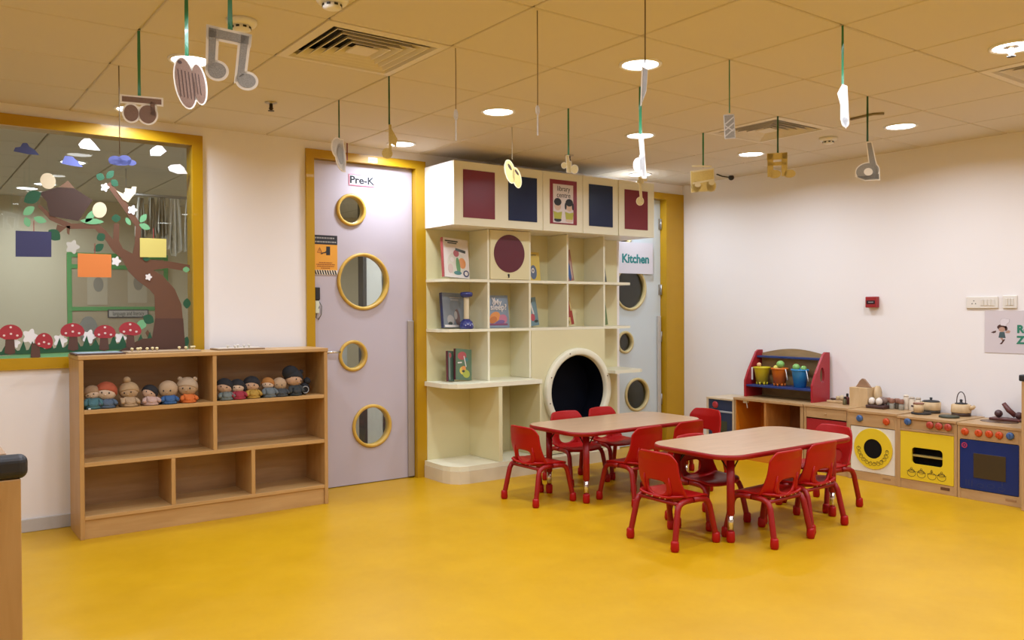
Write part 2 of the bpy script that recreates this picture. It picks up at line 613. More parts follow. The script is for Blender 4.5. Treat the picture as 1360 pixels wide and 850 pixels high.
def ceiling_light(x, y, label, group, power=1.0, visible=True):
    t = thing('ceiling_light', label, 'light', (x, y, CEIL), 0, group)
    rings = []
    for r, h in [(0.105, 0.001), (0.105, -0.006), (0.098, -0.010), (0.088, -0.006), (0.085, 0.001)]:
        rings.append([Vector((r * math.cos(2 * PI * k / 32), r * math.sin(2 * PI * k / 32), h)) for k in range(32)])
    MB().rings(rings, False).build('trim_ring', WHITE, t)
    MB().lathe([(0.088, -0.001), (0.088, -0.004), (0.06, -0.006)], (0, 0, 0), 'z', 32).build('diffuser', LIGHT_MAT, t)
    ld = bpy.data.lights.new('ceiling_lamp', 'AREA')
    ld.shape = 'DISK'
    ld.size = 0.165
    ld.energy = LAMP_W * power
    ld.color = LAMP_COL
    ld.spread = math.radians(160)
    lo = bpy.data.objects.new('ceiling_lamp', ld)
    COL.objects.link(lo)
    lo.parent = t
    lo.location = (0, 0, -0.012)
    return t


def tile_centre(i, j):
    return GX + 0.6 * (i + 0.5), GY + 0.6 * (j + 0.5)


for i, j, lab in lights_in:
    if (i, j) == (2, -2):
        i = 1
    x, y = tile_centre(i, j)
    ceiling_light(x, y, lab, 'recessed ceiling lights')
for i, j in lights_added:
    if (i, j) == (1, -2):
        continue
    x, y = tile_centre(i, j)
    ceiling_light(x, y, 'added unseen recessed ceiling light outside the view', 'added recessed ceiling lights behind the viewer')
for (px, py), lab in (((97, 215), 'round ceiling light of the room beyond the glass, nearest of its row'), ((60, 244), 'round ceiling light of the room beyond the glass, middle of its row'),
                      ((36, 249.5), 'round ceiling light of the room beyond the glass, farthest of its row')):
    p = at_z(px, py, CEIL)
    ceiling_light(p.x, min(p.y, YB - 0.15), lab, 'ceiling lights of the room beyond', 0.9)
for (x, y) in ((2.963, 6.253), (4.163, 6.253), (-0.637, 7.753), (4.763, 8.353)):  # unseen lamps added to brighten the next room behind glass and portholes
    ceiling_light(x, y, 'added unseen ceiling light of the room beyond, behind the wall', 'added unseen lights in the room beyond', 1.5 if x > 3 else 0.9)
ceiling_light(6.6, 7.4, 'added unseen ceiling light of the dim room behind the kitchen door', 'added unseen lights in the room beyond', 0.40)  # unseen lamp added to brighten the kitchen door's round panes

# ------------------------------------------------------------------ air vents, detectors, sprinklers
VW = mat('vent_beige', (0.72, 0.66, 0.55), 0.5)


def vent(i, j, label):
    x, y = GX + 0.6 * i + 0.3, GY + 0.6 * j + 0.3
    t = thing('air_vent', label, 'vent', (x, y, CEIL), 0, 'square ceiling air vents')

    def sq(h, z):
        return [Vector((-h, -h, z)), Vector((h, -h, z)), Vector((h, h, z)), Vector((-h, h, z))]
    fb = MB()
    fb.rings([sq(0.296, 0.02), sq(0.296, -0.002), sq(0.255, -0.006), sq(0.245, 0.010), sq(0.245, 0.03)], False)
    for f in fb.bm.faces:
        f.smooth = False
    fb.build('vent_frame', VW, t)
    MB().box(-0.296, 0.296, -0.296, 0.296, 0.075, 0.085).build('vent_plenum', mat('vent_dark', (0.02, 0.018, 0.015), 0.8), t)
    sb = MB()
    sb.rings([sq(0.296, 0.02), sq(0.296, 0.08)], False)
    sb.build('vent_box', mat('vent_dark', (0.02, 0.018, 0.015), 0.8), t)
    for h in (0.228, 0.185, 0.142, 0.099):
        lb = MB()
        lb.rings([sq(h, -0.004), sq(h - 0.032, 0.030), sq(h - 0.035, 0.030), sq(h - 0.005, -0.004), sq(h, -0.004)], False)
        for f in lb.bm.faces:
            f.smooth = False
        lb.build('louvre', VW, t)
    MB().box(-0.058, 0.058, -0.058, 0.058, -0.003, 0.004, 0.002).build('centre_plate', VW, t)
    return t


vent(-1, 1, 'large square louvred air vent left of the thin threads, nearest the camera')
vent(4, 1, 'square louvred air vent above the gold sixteenth note')
vent(4, -2, 'square louvred air vent cut by the right edge of the photo')


def smoke(px, py, label):
    p = at_z(px, py, CEIL)
    t = thing('smoke_detector', label, 'smoke detector', (p.x, p.y, CEIL), 0, 'ceiling smoke detectors')
    MB().lathe([(0.062, 0.0), (0.062, -0.012), (0.055, -0.022), (0.045, -0.024)], (0, 0, 0), 'z', 28).build('detector_base', WHITE, t)
    MB().lathe([(0.036, -0.024), (0.036, -0.040), (0.020, -0.046)], (0, 0, 0), 'z', 24).build('sensor_head', WHITE, t)
    sb = MB()
    for k in range(8):
        a = 2 * PI * k / 8
        sb.box(-0.007, 0.007, -0.002, 0.002, -0.036, -0.028)
        for v in sb.bm.verts[-8:] if False else list(sb.bm.verts)[-8:]:
            v.co = Matrix.Rotation(a, 3, 'Z') @ (v.co + Vector((0, -0.036, 0)))
    sb.build('sensor_slots', BLACK, t)


smoke(321, 27, 'round white smoke detector behind the big silver beamed note')
smoke(1100, 183, 'round white smoke detector between the far vent and the right wall')
smoke(441, -3, 'white smoke detector at the top edge above the large vent')


def sprinkler(px, py, label):
    p = at_z(px, py, CEIL)
    t = thing('fire_sprinkler', label, 'sprinkler', (p.x, p.y, CEIL), 0, 'ceiling fire sprinklers')
    MB().lathe([(0.036, 0.0), (0.034, -0.006), (0.014, -0.010)], (0, 0, 0), 'z', 24).build('escutcheon', mat('dull_chrome', (0.5, 0.45, 0.36), 0.35, 0.8), t)
    MB().lathe([(0.010, -0.008), (0.010, -0.03), (0.014, -0.034), (0.006, -0.045), (0.018, -0.047), (0.018, -0.050)], (0, 0, 0), 'z', 14).build('sprinkler_head', mat('dark_bronze', (0.05, 0.035, 0.02), 0.4, 0.6), t)


sprinkler(360, 136, 'small fire sprinkler above the white wall left of the Pre-K door')
sprinkler(756, 206, 'small fire sprinkler above the library poster, by the gold glitter note')
sprinkler(1343, 61, 'small fire sprinkler above the vent at the right edge')
p = at_z(975, 233, CEIL)
t = thing('security_camera', 'small black dome on a thin arm by the right wall, above the kitchen door corner', 'camera', (p.x - 0.04, p.y, CEIL))
MB().ball((0, 0, -0.022), 0.026).build('dome', BLACK, t)
MB().tube([(0, 0, -0.022), (-0.10, 0.02, -0.018), (-0.16, 0.03, -0.004)], 0.006, 8).build('arm', mat('dark_bronze', (0.05, 0.035, 0.02), 0.4, 0.6), t)
MB().lathe([(0.022, 0), (0.022, -0.006)], (0, 0, 0), 'z', 16).build('mount', WHITE, t)
# bent edge trim lying along one ceiling tile
p, q, r_ = at_z(1130, 157, CEIL), at_z(1160, 150, CEIL), at_z(1174, 149.5, CEIL)
tag(MB().tube([(p.x, p.y, CEIL - 0.007), (q.x, q.y, CEIL - 0.007), (r_.x, r_.y, CEIL - 0.007)], 0.008, 8).build('ceiling_clip_strip', mat('dull_brass', (0.30, 0.24, 0.13), 0.5, 0.4)),
    'thin bent brownish strip on a ceiling tile behind the silver loop note', 'strip')
# ------------------------------------------------------------------ toy shelf under the window
SX0, SX1, SY0, SY1, SZ = 0.838, 2.325, 5.222, 5.545, 1.036
ts = thing('toy_shelf', 'long light birch shelf unit with seven open compartments, under the window', 'shelf', (SX0, SY0, 0))
t_ = 0.024
w_ = SX1 - SX0
d_ = SY1 - SY0
BIRCHZ = wood('birch_upright', (0.49, 0.285, 0.10), (0.42, 0.23, 0.07), (9, 9, 1.0))
MB().box(0, t_, 0, d_, 0, SZ - t_, 0.002).build('side_panel', BIRCHZ, ts)
MB().box(w_ - t_, w_, 0, d_, 0, SZ - t_, 0.002).build('side_panel', BIRCHZ, ts)
MB().box(-0.004, w_ + 0.004, -0.004, d_, SZ - t_, SZ, 0.003).build('top_panel', BIRCHX, ts)
MB().box(t_, w_ - t_, d_ - 0.012, d_ - 0.002, 0.0, SZ - t_).build('back_panel', wood('birch_back_shaded', (0.42, 0.25, 0.11), (0.34, 0.19, 0.075), (1.0, 9, 9)), ts)  # back birch darkened: shade of the compartments is partly put into its colour
MB().box(t_, w_ - t_, 0.002, d_ - 0.012, 0.705, 0.729, 0.002).build('shelf_board', BIRCHX, ts)
MB().box(t_, w_ - t_, 0.002, d_ - 0.012, 0.408, 0.432, 0.002).build('shelf_board', BIRCHX, ts)
MB().box(t_, w_ - t_, 0.002, d_ - 0.012, 0.108, 0.130, 0.002).build('shelf_board', BIRCHX, ts)
MB().box(t_, w_ - t_, 0.012, 0.03, 0.0, 0.108, 0.001).build('plinth', BIRCHX, ts)
for (x, z0, z1) in ((0.750, 0.729, SZ - t_), (0.750, 0.432, 0.705), (0.503, 0.130, 0.408), (0.985, 0.130, 0.408)):
    MB().box(x - t_ / 2, x + t_ / 2, 0.002, d_ - 0.012, z0, z1, 0.002).build('divider', BIRCHZ, ts)

# ------------------------------------------------------------------ bookcase with the round crawl hole
bk = thing('bookcase', 'tall cream built-in bookcase with rounded ends and a round dark crawl hole', 'bookcase', (3.303, 5.6, 0))
BO = Vector((3.303, 5.6, 0))


def bkp(mb, name, m, parent=None):
    for v in mb.bm.verts:
        v.co -= BO
    return mb.build(name, m, parent or bk)


bkp(MB().box(3.31, 5.312, 5.598, 5.612, 0.11, 1.907), 'back_panel', CREAM)
up_out = [(3.305, 5.598), (3.308, 5.46), (3.325, 5.40), (3.365, 5.358), (3.43, 5.342), (5.18, 5.342), (5.24, 5.356), (5.28, 5.40), (5.30, 5.46), (5.312, 5.598)]
for z in (1.497, 1.117):
    bkp(MB().slab([Vector((x, y, z)) for x, y in up_out], (0, 0, 0.021)), 'shelf_board', CREAM2)
desk = [(3.288, 5.598), (3.283, 5.34), (3.30, 5.27), (3.34, 5.215), (3.41, 5.19), (4.118, 5.19), (4.118, 5.598)]
bkp(MB().slab([Vector((x, y, 0.703)) for x, y in desk], (0, 0, 0.033)), 'desk_board', CREAM2)
base = [(3.286, 5.598), (3.281, 5.33), (3.30, 5.255), (3.345, 5.205), (3.42, 5.185), (4.118, 5.185), (4.118, 5.598)]
bkp(MB().slab([Vector((x, y, 0.095)) for x, y in base], (0, 0, 0.034)), 'base_board', CREAM2)
pl = [(3.283, 5.598), (3.278, 5.33), (3.298, 5.25), (3.343, 5.20), (3.42, 5.18), (4.11, 5.18), (4.135, 5.235), (4.93, 5.245), (4.96, 5.30), (4.96, 5.598)]
PLM = mat('scuffed_cream', (0.66, 0.58, 0.40), 0.5, noise=0.12, nscale=9)
bkp(MB().slab([Vector((x, y, 0.0)) for x, y in pl], (0, 0, 0.094)), 'plinth', PLM)
for (x, y0, z0, z1, th) in ((3.714, 5.344, 0.737, 1.116, 0.020), (3.714, 5.344, 1.139, 1.496, 0.020), (3.714, 5.344, 1.519, 1.906, 0.020),
                            (4.117, 5.344, 0.737, 1.116, 0.020), (4.117, 5.344, 1.139, 1.496, 0.020), (4.117, 5.344, 1.519, 1.906, 0.020),
                            (4.513, 5.344, 1.139, 1.496, 0.018), (4.513, 5.344, 1.519, 1.906, 0.018), (4.922, 5.344, 1.139, 1.496, 0.018), (4.922, 5.344, 1.519, 1.906, 0.018),
                            (3.717, 5.195, 0.13, 0.702, 0.034), (4.106, 5.195, 0.13, 0.702, 0.020)):
    bkp(MB().box(x - th / 2, x + th / 2, y0, 5.597, z0, z1, 0.0015), 'divider', CREAM2 if y0 > 5.2 else CREAM)
# door with the maroon disc
dd = bkp(MB().box(3.727, 4.105, 5.336, 5.352, 1.521, 1.904, 0.002), 'disc_door', CREAM)
MAROON = mat('maroon_laminate', (0.10, 0.006, 0.016), 0.4)
bkp(MB().slab(circle((3.908, 5.336, 1.724), 0.148, X, Z), (0, -0.004, 0)), 'maroon_disc', MAROON, dd)
lk = MB()
lk.lathe([(0.009, 0.0), (0.009, 0.004)], (3.90, 5.336, 1.556), 'y', 14)
lk.box(3.897, 3.903, 5.326, 5.335, 1.535, 1.556)
bkp(lk, 'door_lock', BLACK, dd)
# big box with the crawl hole
hc, hr = Vector((4.607, 5.338, 0.605)), 0.297
pb = bkp(MB().slab([Vector((4.128, 5.34, 0.10)), Vector((4.922, 5.34, 0.10)), Vector((4.922, 5.34, 1.116)), Vector((4.128, 5.34, 1.116))], (0, 0.016, 0), [circle(hc + Y * 0.002, hr, X, Z, 48)]), 'hole_panel', CREAM)
bkp(MB().box(4.906, 4.921, 5.358, 5.597, 0.10, 1.116), 'side_panel', CREAM)
rb = MB()
prof = [(hr, 0.004), (hr + 0.004, -0.03), (hr + 0.015, -0.036), (hr + 0.05, -0.036), (hr + 0.06, -0.028), (hr + 0.062, 0.0)]
rb.rings([circle(hc + Y * h, r, X, Z, 56) for r, h in prof], False)
ro = bkp(rb, 'hole_ring', CREAM2, pb)
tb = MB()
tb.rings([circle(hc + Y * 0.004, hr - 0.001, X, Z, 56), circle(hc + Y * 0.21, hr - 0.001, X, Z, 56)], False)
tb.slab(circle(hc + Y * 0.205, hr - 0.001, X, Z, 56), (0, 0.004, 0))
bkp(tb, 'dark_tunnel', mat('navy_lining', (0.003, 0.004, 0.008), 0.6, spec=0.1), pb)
sb = MB()
for a in (0.35, 1.9, 3.4, 5.2, 2.75):
    p = hc + X * (math.cos(a) * (hr + 0.033)) + Z * (math.sin(a) * (hr + 0.033)) - Y * 0.036
    sb.lathe([(0.006, 0), (0.005, 0.003)], p, 'y', 10)
bkp(sb, 'screw_cap', mat('brown_cap', (0.12, 0.05, 0.03), 0.5), pb)
bkp(MB().slab([Vector((x, y, 0.738)) for x, y in [(4.925, 5.215), (5.22, 5.215), (5.262, 5.235), (5.288, 5.29), (5.312, 5.598), (4.925, 5.598)]], (0, 0, 0.026)), 'corner_shelf', CREAM2)
# overhead cabinet
cabz0, cabz1 = 1.908, 2.376
cb = MB()
cb.box(3.303, 3.321, 5.208, 5.612, cabz0, cabz1, 0.001)
cb.box(5.347, 5.365, 5.208, 5.612, cabz0, cabz1, 0.001)
cb.box(3.321, 5.347, 5.208, 5.612, cabz0, cabz0 + 0.018)
cb.box(3.321, 5.347, 5.208, 5.612, cabz1 - 0.018, cabz1)
cb.box(3.321, 5.347, 5.594, 5.612, cabz0 + 0.018, cabz1 - 0.018)
cab = bkp(cb, 'overhead_cabinet', mat('white_laminate', (0.80, 0.78, 0.74), 0.35))
PRED = mat('red_door_panel', (0.17, 0.008, 0.018), 0.35)
PNAVY = mat('navy_door_panel', (0.008, 0.018, 0.062), 0.3, spec=0.35)
for (x0, x1, yf, panels) in ((3.304, 4.128, 5.189, [(615, 657, 226.5, 290, PRED), (675, 713, 234.5, 294, PNAVY)]), (4.132, 4.544, 5.189, []),
                             (4.548, 4.939, 5.189, [(782, 813.5, 245.5, 301, PNAVY)]), (4.943, 5.364, 5.183, [(829.5, 860, 252.5, 305, PRED)])):
    dr = bkp(MB().box(x0, x1, yf, yf + 0.018, cabz0 - 0.002, cabz1, 0.0015), 'cabinet_door', CREAM2)
    for (a, b_, c, e, m) in panels:
        p0, p1 = at_y((a + b_) / 2 - (b_ - a) / 2, (c + e) / 2, yf), at_y((a + b_) / 2 + (b_ - a) / 2, (c + e) / 2, yf)
        zt, zb = at_y((a + b_) / 2, c + 0.5, yf).z, at_y((a + b_) / 2, e, yf).z
        bkp(MB().box(p0.x, p1.x, yf - 0.004, yf, zb, zt, 0.001), 'colour_panel', m, dr)

# ------------------------------------------------------------------ tables


def rrect(x0, x1, y0, y1, r, z, n=9, bulge=0.0):
    pts = []
    for cx, cy, a0 in ((x1 - r, y1 - r, 0), (x0 + r, y1 - r, PI / 2), (x0 + r, y0 + r, PI), (x1 - r, y0 + r, 1.5 * PI)):
        for k in range(n + 1):
            a = a0 + PI / 2 * k / n
            pts.append(Vector((cx + r * math.cos(a), cy + r * math.sin(a), z)))
    return pts


def make_table(label, loc, h):
    t = thing('activity_table', label, 'table', loc, 0, 'kindergarten tables')
    L_, W_ = 0.61, 0.308
    MB().slab(rrect(-L_ + 0.003, L_ - 0.003, -W_ + 0.003, W_ - 0.003, 0.135, h - 0.004), (0, 0, 0.004)).build('tabletop', MAPLE, t)
    eb = MB()
    eb.rings([rrect(-L_ + i, L_ - i, -W_ + i, W_ - i, 0.135, z) for i, z in ((0.004, h - 0.0005), (0.0, h - 0.003), (-0.002, h - 0.013), (0.0, h - 0.026), (0.004, h - 0.029))], True)
    bmesh.ops.delete(eb.bm, geom=[f for f in eb.bm.faces if len(f.verts) > 4 and f.calc_center_median().z > h - 0.01], context='FACES_ONLY')
    eb.build('edge_band', REDM, t)
    for sx in (-1, 1):
        for sy in (-1, 1):
            x, y = (0.505 if sx > 0 else -0.458), sy * 0.195
            lg = MB().lathe([(0.022, h - 0.029), (0.022, 0.155), (0.019, 0.152), (0.019, 0.150)], (x, y, 0), 'z', 18).build('leg', REDM, t)
            MB().lathe([(0.0165, 0.156), (0.0165, 0.055)], (x, y, 0), 'z', 16).build('chrome_tube', CHROME, lg)
            MB().lathe([(0.019, 0.062), (0.023, 0.055), (0.024, 0.012), (0.020, 0.0)], (x, y, 0), 'z', 18).build('foot_cap', RED, lg)
            bb = MB()
            for (dx, dy) in ((-sx * 0.085, 0), (0, -sy * 0.085)):
                bb.tube([(x, y, h - 0.125), (x + dx, y + dy, h - 0.03)], 0.004, 8)
            bb.build('brace', BLACK, lg)
    return t


T1 = make_table('near red-edged table with maple top, closest to the camera', (4.155, 3.197, 0), 0.500)
T2 = make_table('far red-edged table with maple top, in front of the round crawl hole', (4.15, 4.385, 0), 0.487)

# ------------------------------------------------------------------ chairs


def hole_r(a):
    """outline of the hand hole: flat top, round bottom"""
    c, s = math.cos(a), math.sin(a)
    rx, up_, dn = 0.070, 0.034, 0.046
    if s >= 0:
        n = 4.0
        return (abs(c / rx) ** n + abs(s / up_) ** n) ** (-1 / n)
    return (abs(c / rx) ** 2.2 + abs(s / dn) ** 2.2) ** (-1 / 2.2)


def back_pt(u, z):
    v = (z - 0.252) / 0.258
    hw = 0.160 - 0.022 * max(0, v - 0.2) ** 1.0
    if v < 0.12:
        hw *= 1 - 0.18 * ((0.12 - v) / 0.12) ** 2
    x = u * hw
    y = -0.112 - 0.030 * v + 0.026 * u * u + 0.055 * abs(u) ** 3 * max(0, 1 - 1.6 * v) ** 2 - 0.010 * max(0, v - 0.8) / 0.2
    return Vector((x, y, z))


def make_chair(label, group):
    t = thing('kids_chair', label, 'chair', (0, 0, 0), 0, group)
    # seat pan
    bm = bmesh.new()
    nu, nv = 16, 18
    g = []
    for j in range(nv + 1):
        v = j / nv
        row = []
        for i in range(nu + 1):
            u = -1 + 2 * i / nu
            hw = 0.147 + 0.012 * v
            if v < 0.18:
                hw *= 1 - 0.16 * ((0.18 - v) / 0.18) ** 2
            if v > 0.8:
                hw *= 1 - 0.20 * ((v - 0.8) / 0.2) ** 2.5
            y = -0.125 + 0.285 * v - 0.018 * (u * u) * (v ** 4)
            z = 0.272 - 0.012 * (1 - u * u) * math.sin(PI * min(1, v * 1.1)) + 0.004 * u * u + 0.012 * abs(u) ** 4 * max(0, 1 - 2.2 * v) 
            if v > 0.72:
                z -= 0.022 * ((v - 0.72) / 0.28) ** 2
            if v < 0.15:
                z -= 0.004 * ((0.15 - v) / 0.15)
            row.append(bm.verts.new((u * hw, y, z)))
        g.append(row)
    for j in range(nv):
        for i in range(nu):
            f = bm.faces.new((g[j][i], g[j][i + 1], g[j + 1][i + 1], g[j + 1][i]))
            f.smooth = True
    me = bpy.data.meshes.new('seat')
    bm.to_mesh(me)
    bm.free()
    me.materials.append(RED)
    so = bpy.data.objects.new('seat', me)
    COL.objects.link(so)
    so.parent = t
    md = so.modifiers.new('thickness', 'SOLIDIFY')
    md.thickness = 0.011
    md.offset = -1
    # backrest shell with the hand hole
    bm = bmesh.new()
    nu, nv = 30, 30
    zc = 0.318
    g = []
    pos = {}
    for j in range(nv + 1):
        row = []
        for i in range(nu + 1):
            u = -1 + 2 * i / nu
            v = j / nv
            # round the two top corners
            top = 0.510 - 0.045 * max(0.0, (abs(u) - 0.72) / 0.28) ** 2.2 - 0.006 * u * u
            z = 0.252 + (top - 0.252) * v
            p = back_pt(u, z)
            vv = bm.verts.new(p)
            row.append(vv)
        g.append(row)
    bm.verts.index_update()
    dele = set()
    for j in range(nv):
        for i in range(nu):
            q = (g[j][i], g[j][i + 1], g[j + 1][i + 1], g[j + 1][i])
            c = sum((v.co for v in q), Vector()) / 4
            a = math.atan2(c.z - zc, c.x)
            if math.hypot(c.x, c.z - zc) < hole_r(a):
                dele.add((i, j))
            else:
                f = bm.faces.new(q)
                f.smooth = True
    for v in list(bm.verts):
        if not v.link_faces:
            bm.verts.remove(v)
    hwz = lambda z: 0.160
    for v in bm.verts:
        if any(e.is_boundary for e in v.link_edges) and math.hypot(v.co.x, v.co.z - zc) < 0.10 and 0.265 < v.co.z < 0.37 and abs(v.co.x) < 0.095:
            a = math.atan2(v.co.z - zc, v.co.x)
            r = hole_r(a)
            x, z = r * math.cos(a), zc + r * math.sin(a)
            v.co = back_pt(x / 0.157, z)
            v.co.x = x
    me = bpy.data.meshes.new('backrest')
    bm.to_mesh(me)
    bm.free()
    me.materials.append(RED)
    bo = bpy.data.objects.new('backrest', me)
    COL.objects.link(bo)
    bo.parent = t
    md = bo.modifiers.new('thickness', 'SOLIDIFY')
    md.thickness = 0.010
    md.offset = 0
    for s in (-1, 1):
        pts = [back_pt(s * 0.60, z) + Vector((0, -0.006, 0)) for z in (0.262, 0.30, 0.34, 0.375)]
        MB().tube(pts, [0.010, 0.010, 0.008, 0.003], 8).build('stiffening_rib', RED, t)
    # bent tube frame: every leg is half of a side arch
    for s in (-1, 1):
        for f in (-1, 1):
            yt = 0.125 if f > 0 else -0.115
            pts = [(s * 0.148, 0.004 * f, 0.250), (s * 0.149, f * 0.05, 0.250), (s * 0.151, yt - f * 0.035, 0.246), (s * 0.1525, yt - f * 0.010, 0.233),
                   (s * 0.155, yt + f * 0.004, 0.207), (s * 0.168, yt + f * 0.036, 0.05), (s * 0.169, yt + f * 0.040, 0.03)]
            lg = MB().tube(pts, 0.0165, 12).build('leg', REDM, t)
            MB().lathe([(0.017, 0.058), (0.0215, 0.050), (0.0235, 0.014), (0.019, 0.0)], (s * 0.1695, yt + f * 0.0405, 0), 'z', 16).build('foot_cap', RED, lg)
    MB().tube([(-0.150, -0.105, 0.238), (0.150, -0.105, 0.238)], 0.0105, 10).build('crossbar', REDM, t)
    MB().tube([(-0.150, 0.085, 0.244), (0.150, 0.085, 0.244)], 0.009, 10).build('crossbar', REDM, t)
    rv = MB()
    for x in (-0.07, -0.03, 0.03, 0.07):
        rv.lathe([(0.0045, 0.0), (0.003, 0.003)], (x, -0.124, 0.258), 'y', 8)
    rv.build('rivet', CHROME, t)
    return t


chairs = [
    # x, y, facing angle (0 = facing +y), label
    (3.497, 4.462, -PI / 2 + 0.02, 'red plastic chair at the end of the far table, nearest the cream bookcase', 'chairs at the far table'),
    (3.474, 3.226, -PI / 2 - 0.02, 'red chair at the near table end that backs onto the open floor', 'chairs at the near table'),
    (3.940, 2.935, 0.03, 'red chair on the camera side of the near table, by its front leg', 'chairs at the near table'),
    (4.350, 2.985, 0.03, 'red chair on the camera side of the near table, second from its front leg', 'chairs at the near table'),
    (4.885, 3.225, PI / 2 - 0.10, 'red chair at the near table end before the toy washing machine', 'chairs at the near table'),
    (3.960, 3.395, PI + 0.0, 'red chair tucked in between the two tables, facing the camera', 'chairs at the near table'),
    (4.015, 4.065, 0.05, 'red plastic chair on the camera side of the far table, at its front corner', 'chairs at the far table'),
    (4.455, 4.090, 0.02, 'red chair of the far table showing only its back behind the near tabletop', 'chairs at the far table'),
    (4.115, 4.790, PI - 0.05, 'red chair on the bookcase side of the far table, nearer the cream desk board', 'chairs at the far table'),
    (4.520, 4.820, PI + 0.04, 'red plastic chair right in front of the dark crawl hole, behind the far table', 'chairs at the far table'),
    (4.950, 4.350, PI / 2 + 0.04, 'red chair at the far table kitchen end, standing out against the white wall', 'chairs at the far table'),
]
c0 = None
for (x, y, rz, lab, grp) in chairs:
    if c0 is None:
        c0 = make_chair(lab, grp)
        c0.location = (x, y, 0)
        c0.rotation_euler = (0, 0, rz)
    else:
        dup(c0, (x, y, 0), rz, lab, grp)

# ------------------------------------------------------------------ toy kitchen along the right wall
KD = XW - 0.012
KB = wood('kitchen_beech', (0.50, 0.32, 0.15), (0.42, 0.25, 0.105), (9, 1.6, 9))
KBV = wood('kitchen_beech_upright', (0.50, 0.32, 0.15), (0.42, 0.25, 0.105), (9, 9, 1.2))
BLUEK = mat('blue_knob', (0.05, 0.11, 0.26), 0.35)
ORK = mat('orange_red_knob', (0.55, 0.07, 0.012), 0.35)
REDK = mat('brick_red_knob', (0.42, 0.055, 0.03), 0.4)
YPAN = mat('yellow_panel', (0.72, 0.52, 0.02), 0.4)
BPAN = mat('blue_panel', (0.010, 0.026, 0.135), 0.4, spec=0.3)
INK = mat('printed_ink', (0.10, 0.075, 0.012), 0.6)
BROWNBAR = mat('plate_brown', (0.12, 0.05, 0.02), 0.5)


class Unit:
    """a kitchen unit with its front on the plane x = xf, left edge (seen from the room) at y = y1"""
    def __init__(self, name, label, cat, xf, y0, y1, zt):
        self.xf, self.y0, self.y1, self.zt = xf, y0, y1, zt
        self.o = Vector((xf, y1, 0))
        self.t = thing(name, label, cat, self.o)

    def bx(self, s0, s1, z0, z1, d0, d1, bev=0.0015):       # s from the left edge, d from the front plane into the unit
        mb = MB()
        mb.box(d0, d1, -s1, -s0, z0, z1, bev)
        return mb

    def add(self, mb, name, m, parent=None):
        return mb.build(name, m, parent or self.t)

    def pt(self, s, z, d=0.0):
        return Vector((d, -s, z))

    def from_px(self, px, py):
        p = at_x(px, py, self.xf)
        return self.y1 - p.y, p.z

    def carcass(self, top_over=0.008, plate=True):
        w, zt, dep = self.y1 - self.y0, self.zt, KD - self.xf
        self.add(self.bx(0, 0.02, 0, zt - 0.018, 0, dep), 'side_panel', KBV)
        self.add(self.bx(w - 0.02, w, 0, zt - 0.018, 0, dep), 'side_panel', KBV)
        self.add(self.bx(0, w, zt - 0.018, zt, -top_over, dep), 'worktop', KB)
        self.add(self.bx(0.02, w - 0.02, 0.01, zt - 0.018, dep - 0.012, dep), 'back_panel', KB)
        self.add(self.bx(0.02, w - 0.02, 0.0, 0.066, 0.004, 0.02), 'toe_board', KB)
        return w

    def knob(self, px, py, m, r=0.025, parent=None):
        s, z = self.from_px(px, py)
        mb = MB().lathe([(r, 0.0), (r, 0.010), (r * 0.8, 0.016), (r * 0.3, 0.017)], self.pt(s, z, 0.0), 'x', 20)
        k = self.add(mb, 'knob', m, parent)
        gb = MB()
        gb.box(-0.022, -0.016, -s - 0.003, -s + 0.003, z - r * 0.7, z + r * 0.7, 0.001)
        return self.add(gb, 'knob_grip', m, k)


def ring_on(mb, c, r0_, r1_, n=40, d=0.002):
    """flat ring on a plane facing -x"""
    mb.slab(circle(c, r1_, Y, Z, n), (-d, 0, 0), [circle(c, r0_, Y, Z, n)])
    return mb


# washing machine
u = Unit('toy_washing_machine', 'wooden toy washing machine with a yellow round door', 'toy kitchen unit', 5.812, 3.222, 3.612, 0.520)
w = u.carcass()
u.add(u.bx(0.02, w - 0.02, 0.405, 0.502, 0.0, 0.015), 'control_panel', KB)
u.knob(1142, 555.5, BLUEK)
u.knob(1177.5, 560, ORK)
fp = u.add(u.bx(0.022, w - 0.022, 0.068, 0.400, 0.003, 0.016), 'front_panel', mat('white_board', (0.74, 0.70, 0.60), 0.5))
s, z = u.from_px(1159.5, 596)
c = u.pt(s, z, 0.003)
u.add(ring_on(MB(), c, 0.072, 0.150, 44, 0.008), 'yellow_door', YPAN, u.t)
u.add(MB().slab(circle(c, 0.0725, Y, Z, 40), (-0.004, 0, 0)), 'porthole', DARK, u.t)
pm = MB()
for k, a in enumerate([PI * 1.02 + k * 0.27 for k in range(12)]):
    p = c + Y * (-math.cos(a) * 0.112 * 1) + Z * (math.sin(a) * 0.112) - X * 0.0085
    pm.slab(ellipse(p, 0.017, 0.013, Y, Z, 16, k), (-0.0008, 0, 0), [ellipse(p, 0.0145, 0.0105, Y, Z, 16, k)])
    pm.slab(ellipse(p + Z * 0.008, 0.006, 0.008, Y, Z, 12, k), (-0.0008, 0, 0), [ellipse(p + Z * 0.008, 0.0042, 0.006, Y, Z, 12, k)])
u.add(pm, 'laundry_print', INK, u.t)
u.add(u.bx(w - 0.115, w - 0.055, 0.030, 0.045, 0.002, 0.006), 'maker_plate', mat('faint_plate', (0.34, 0.19, 0.08), 0.5))

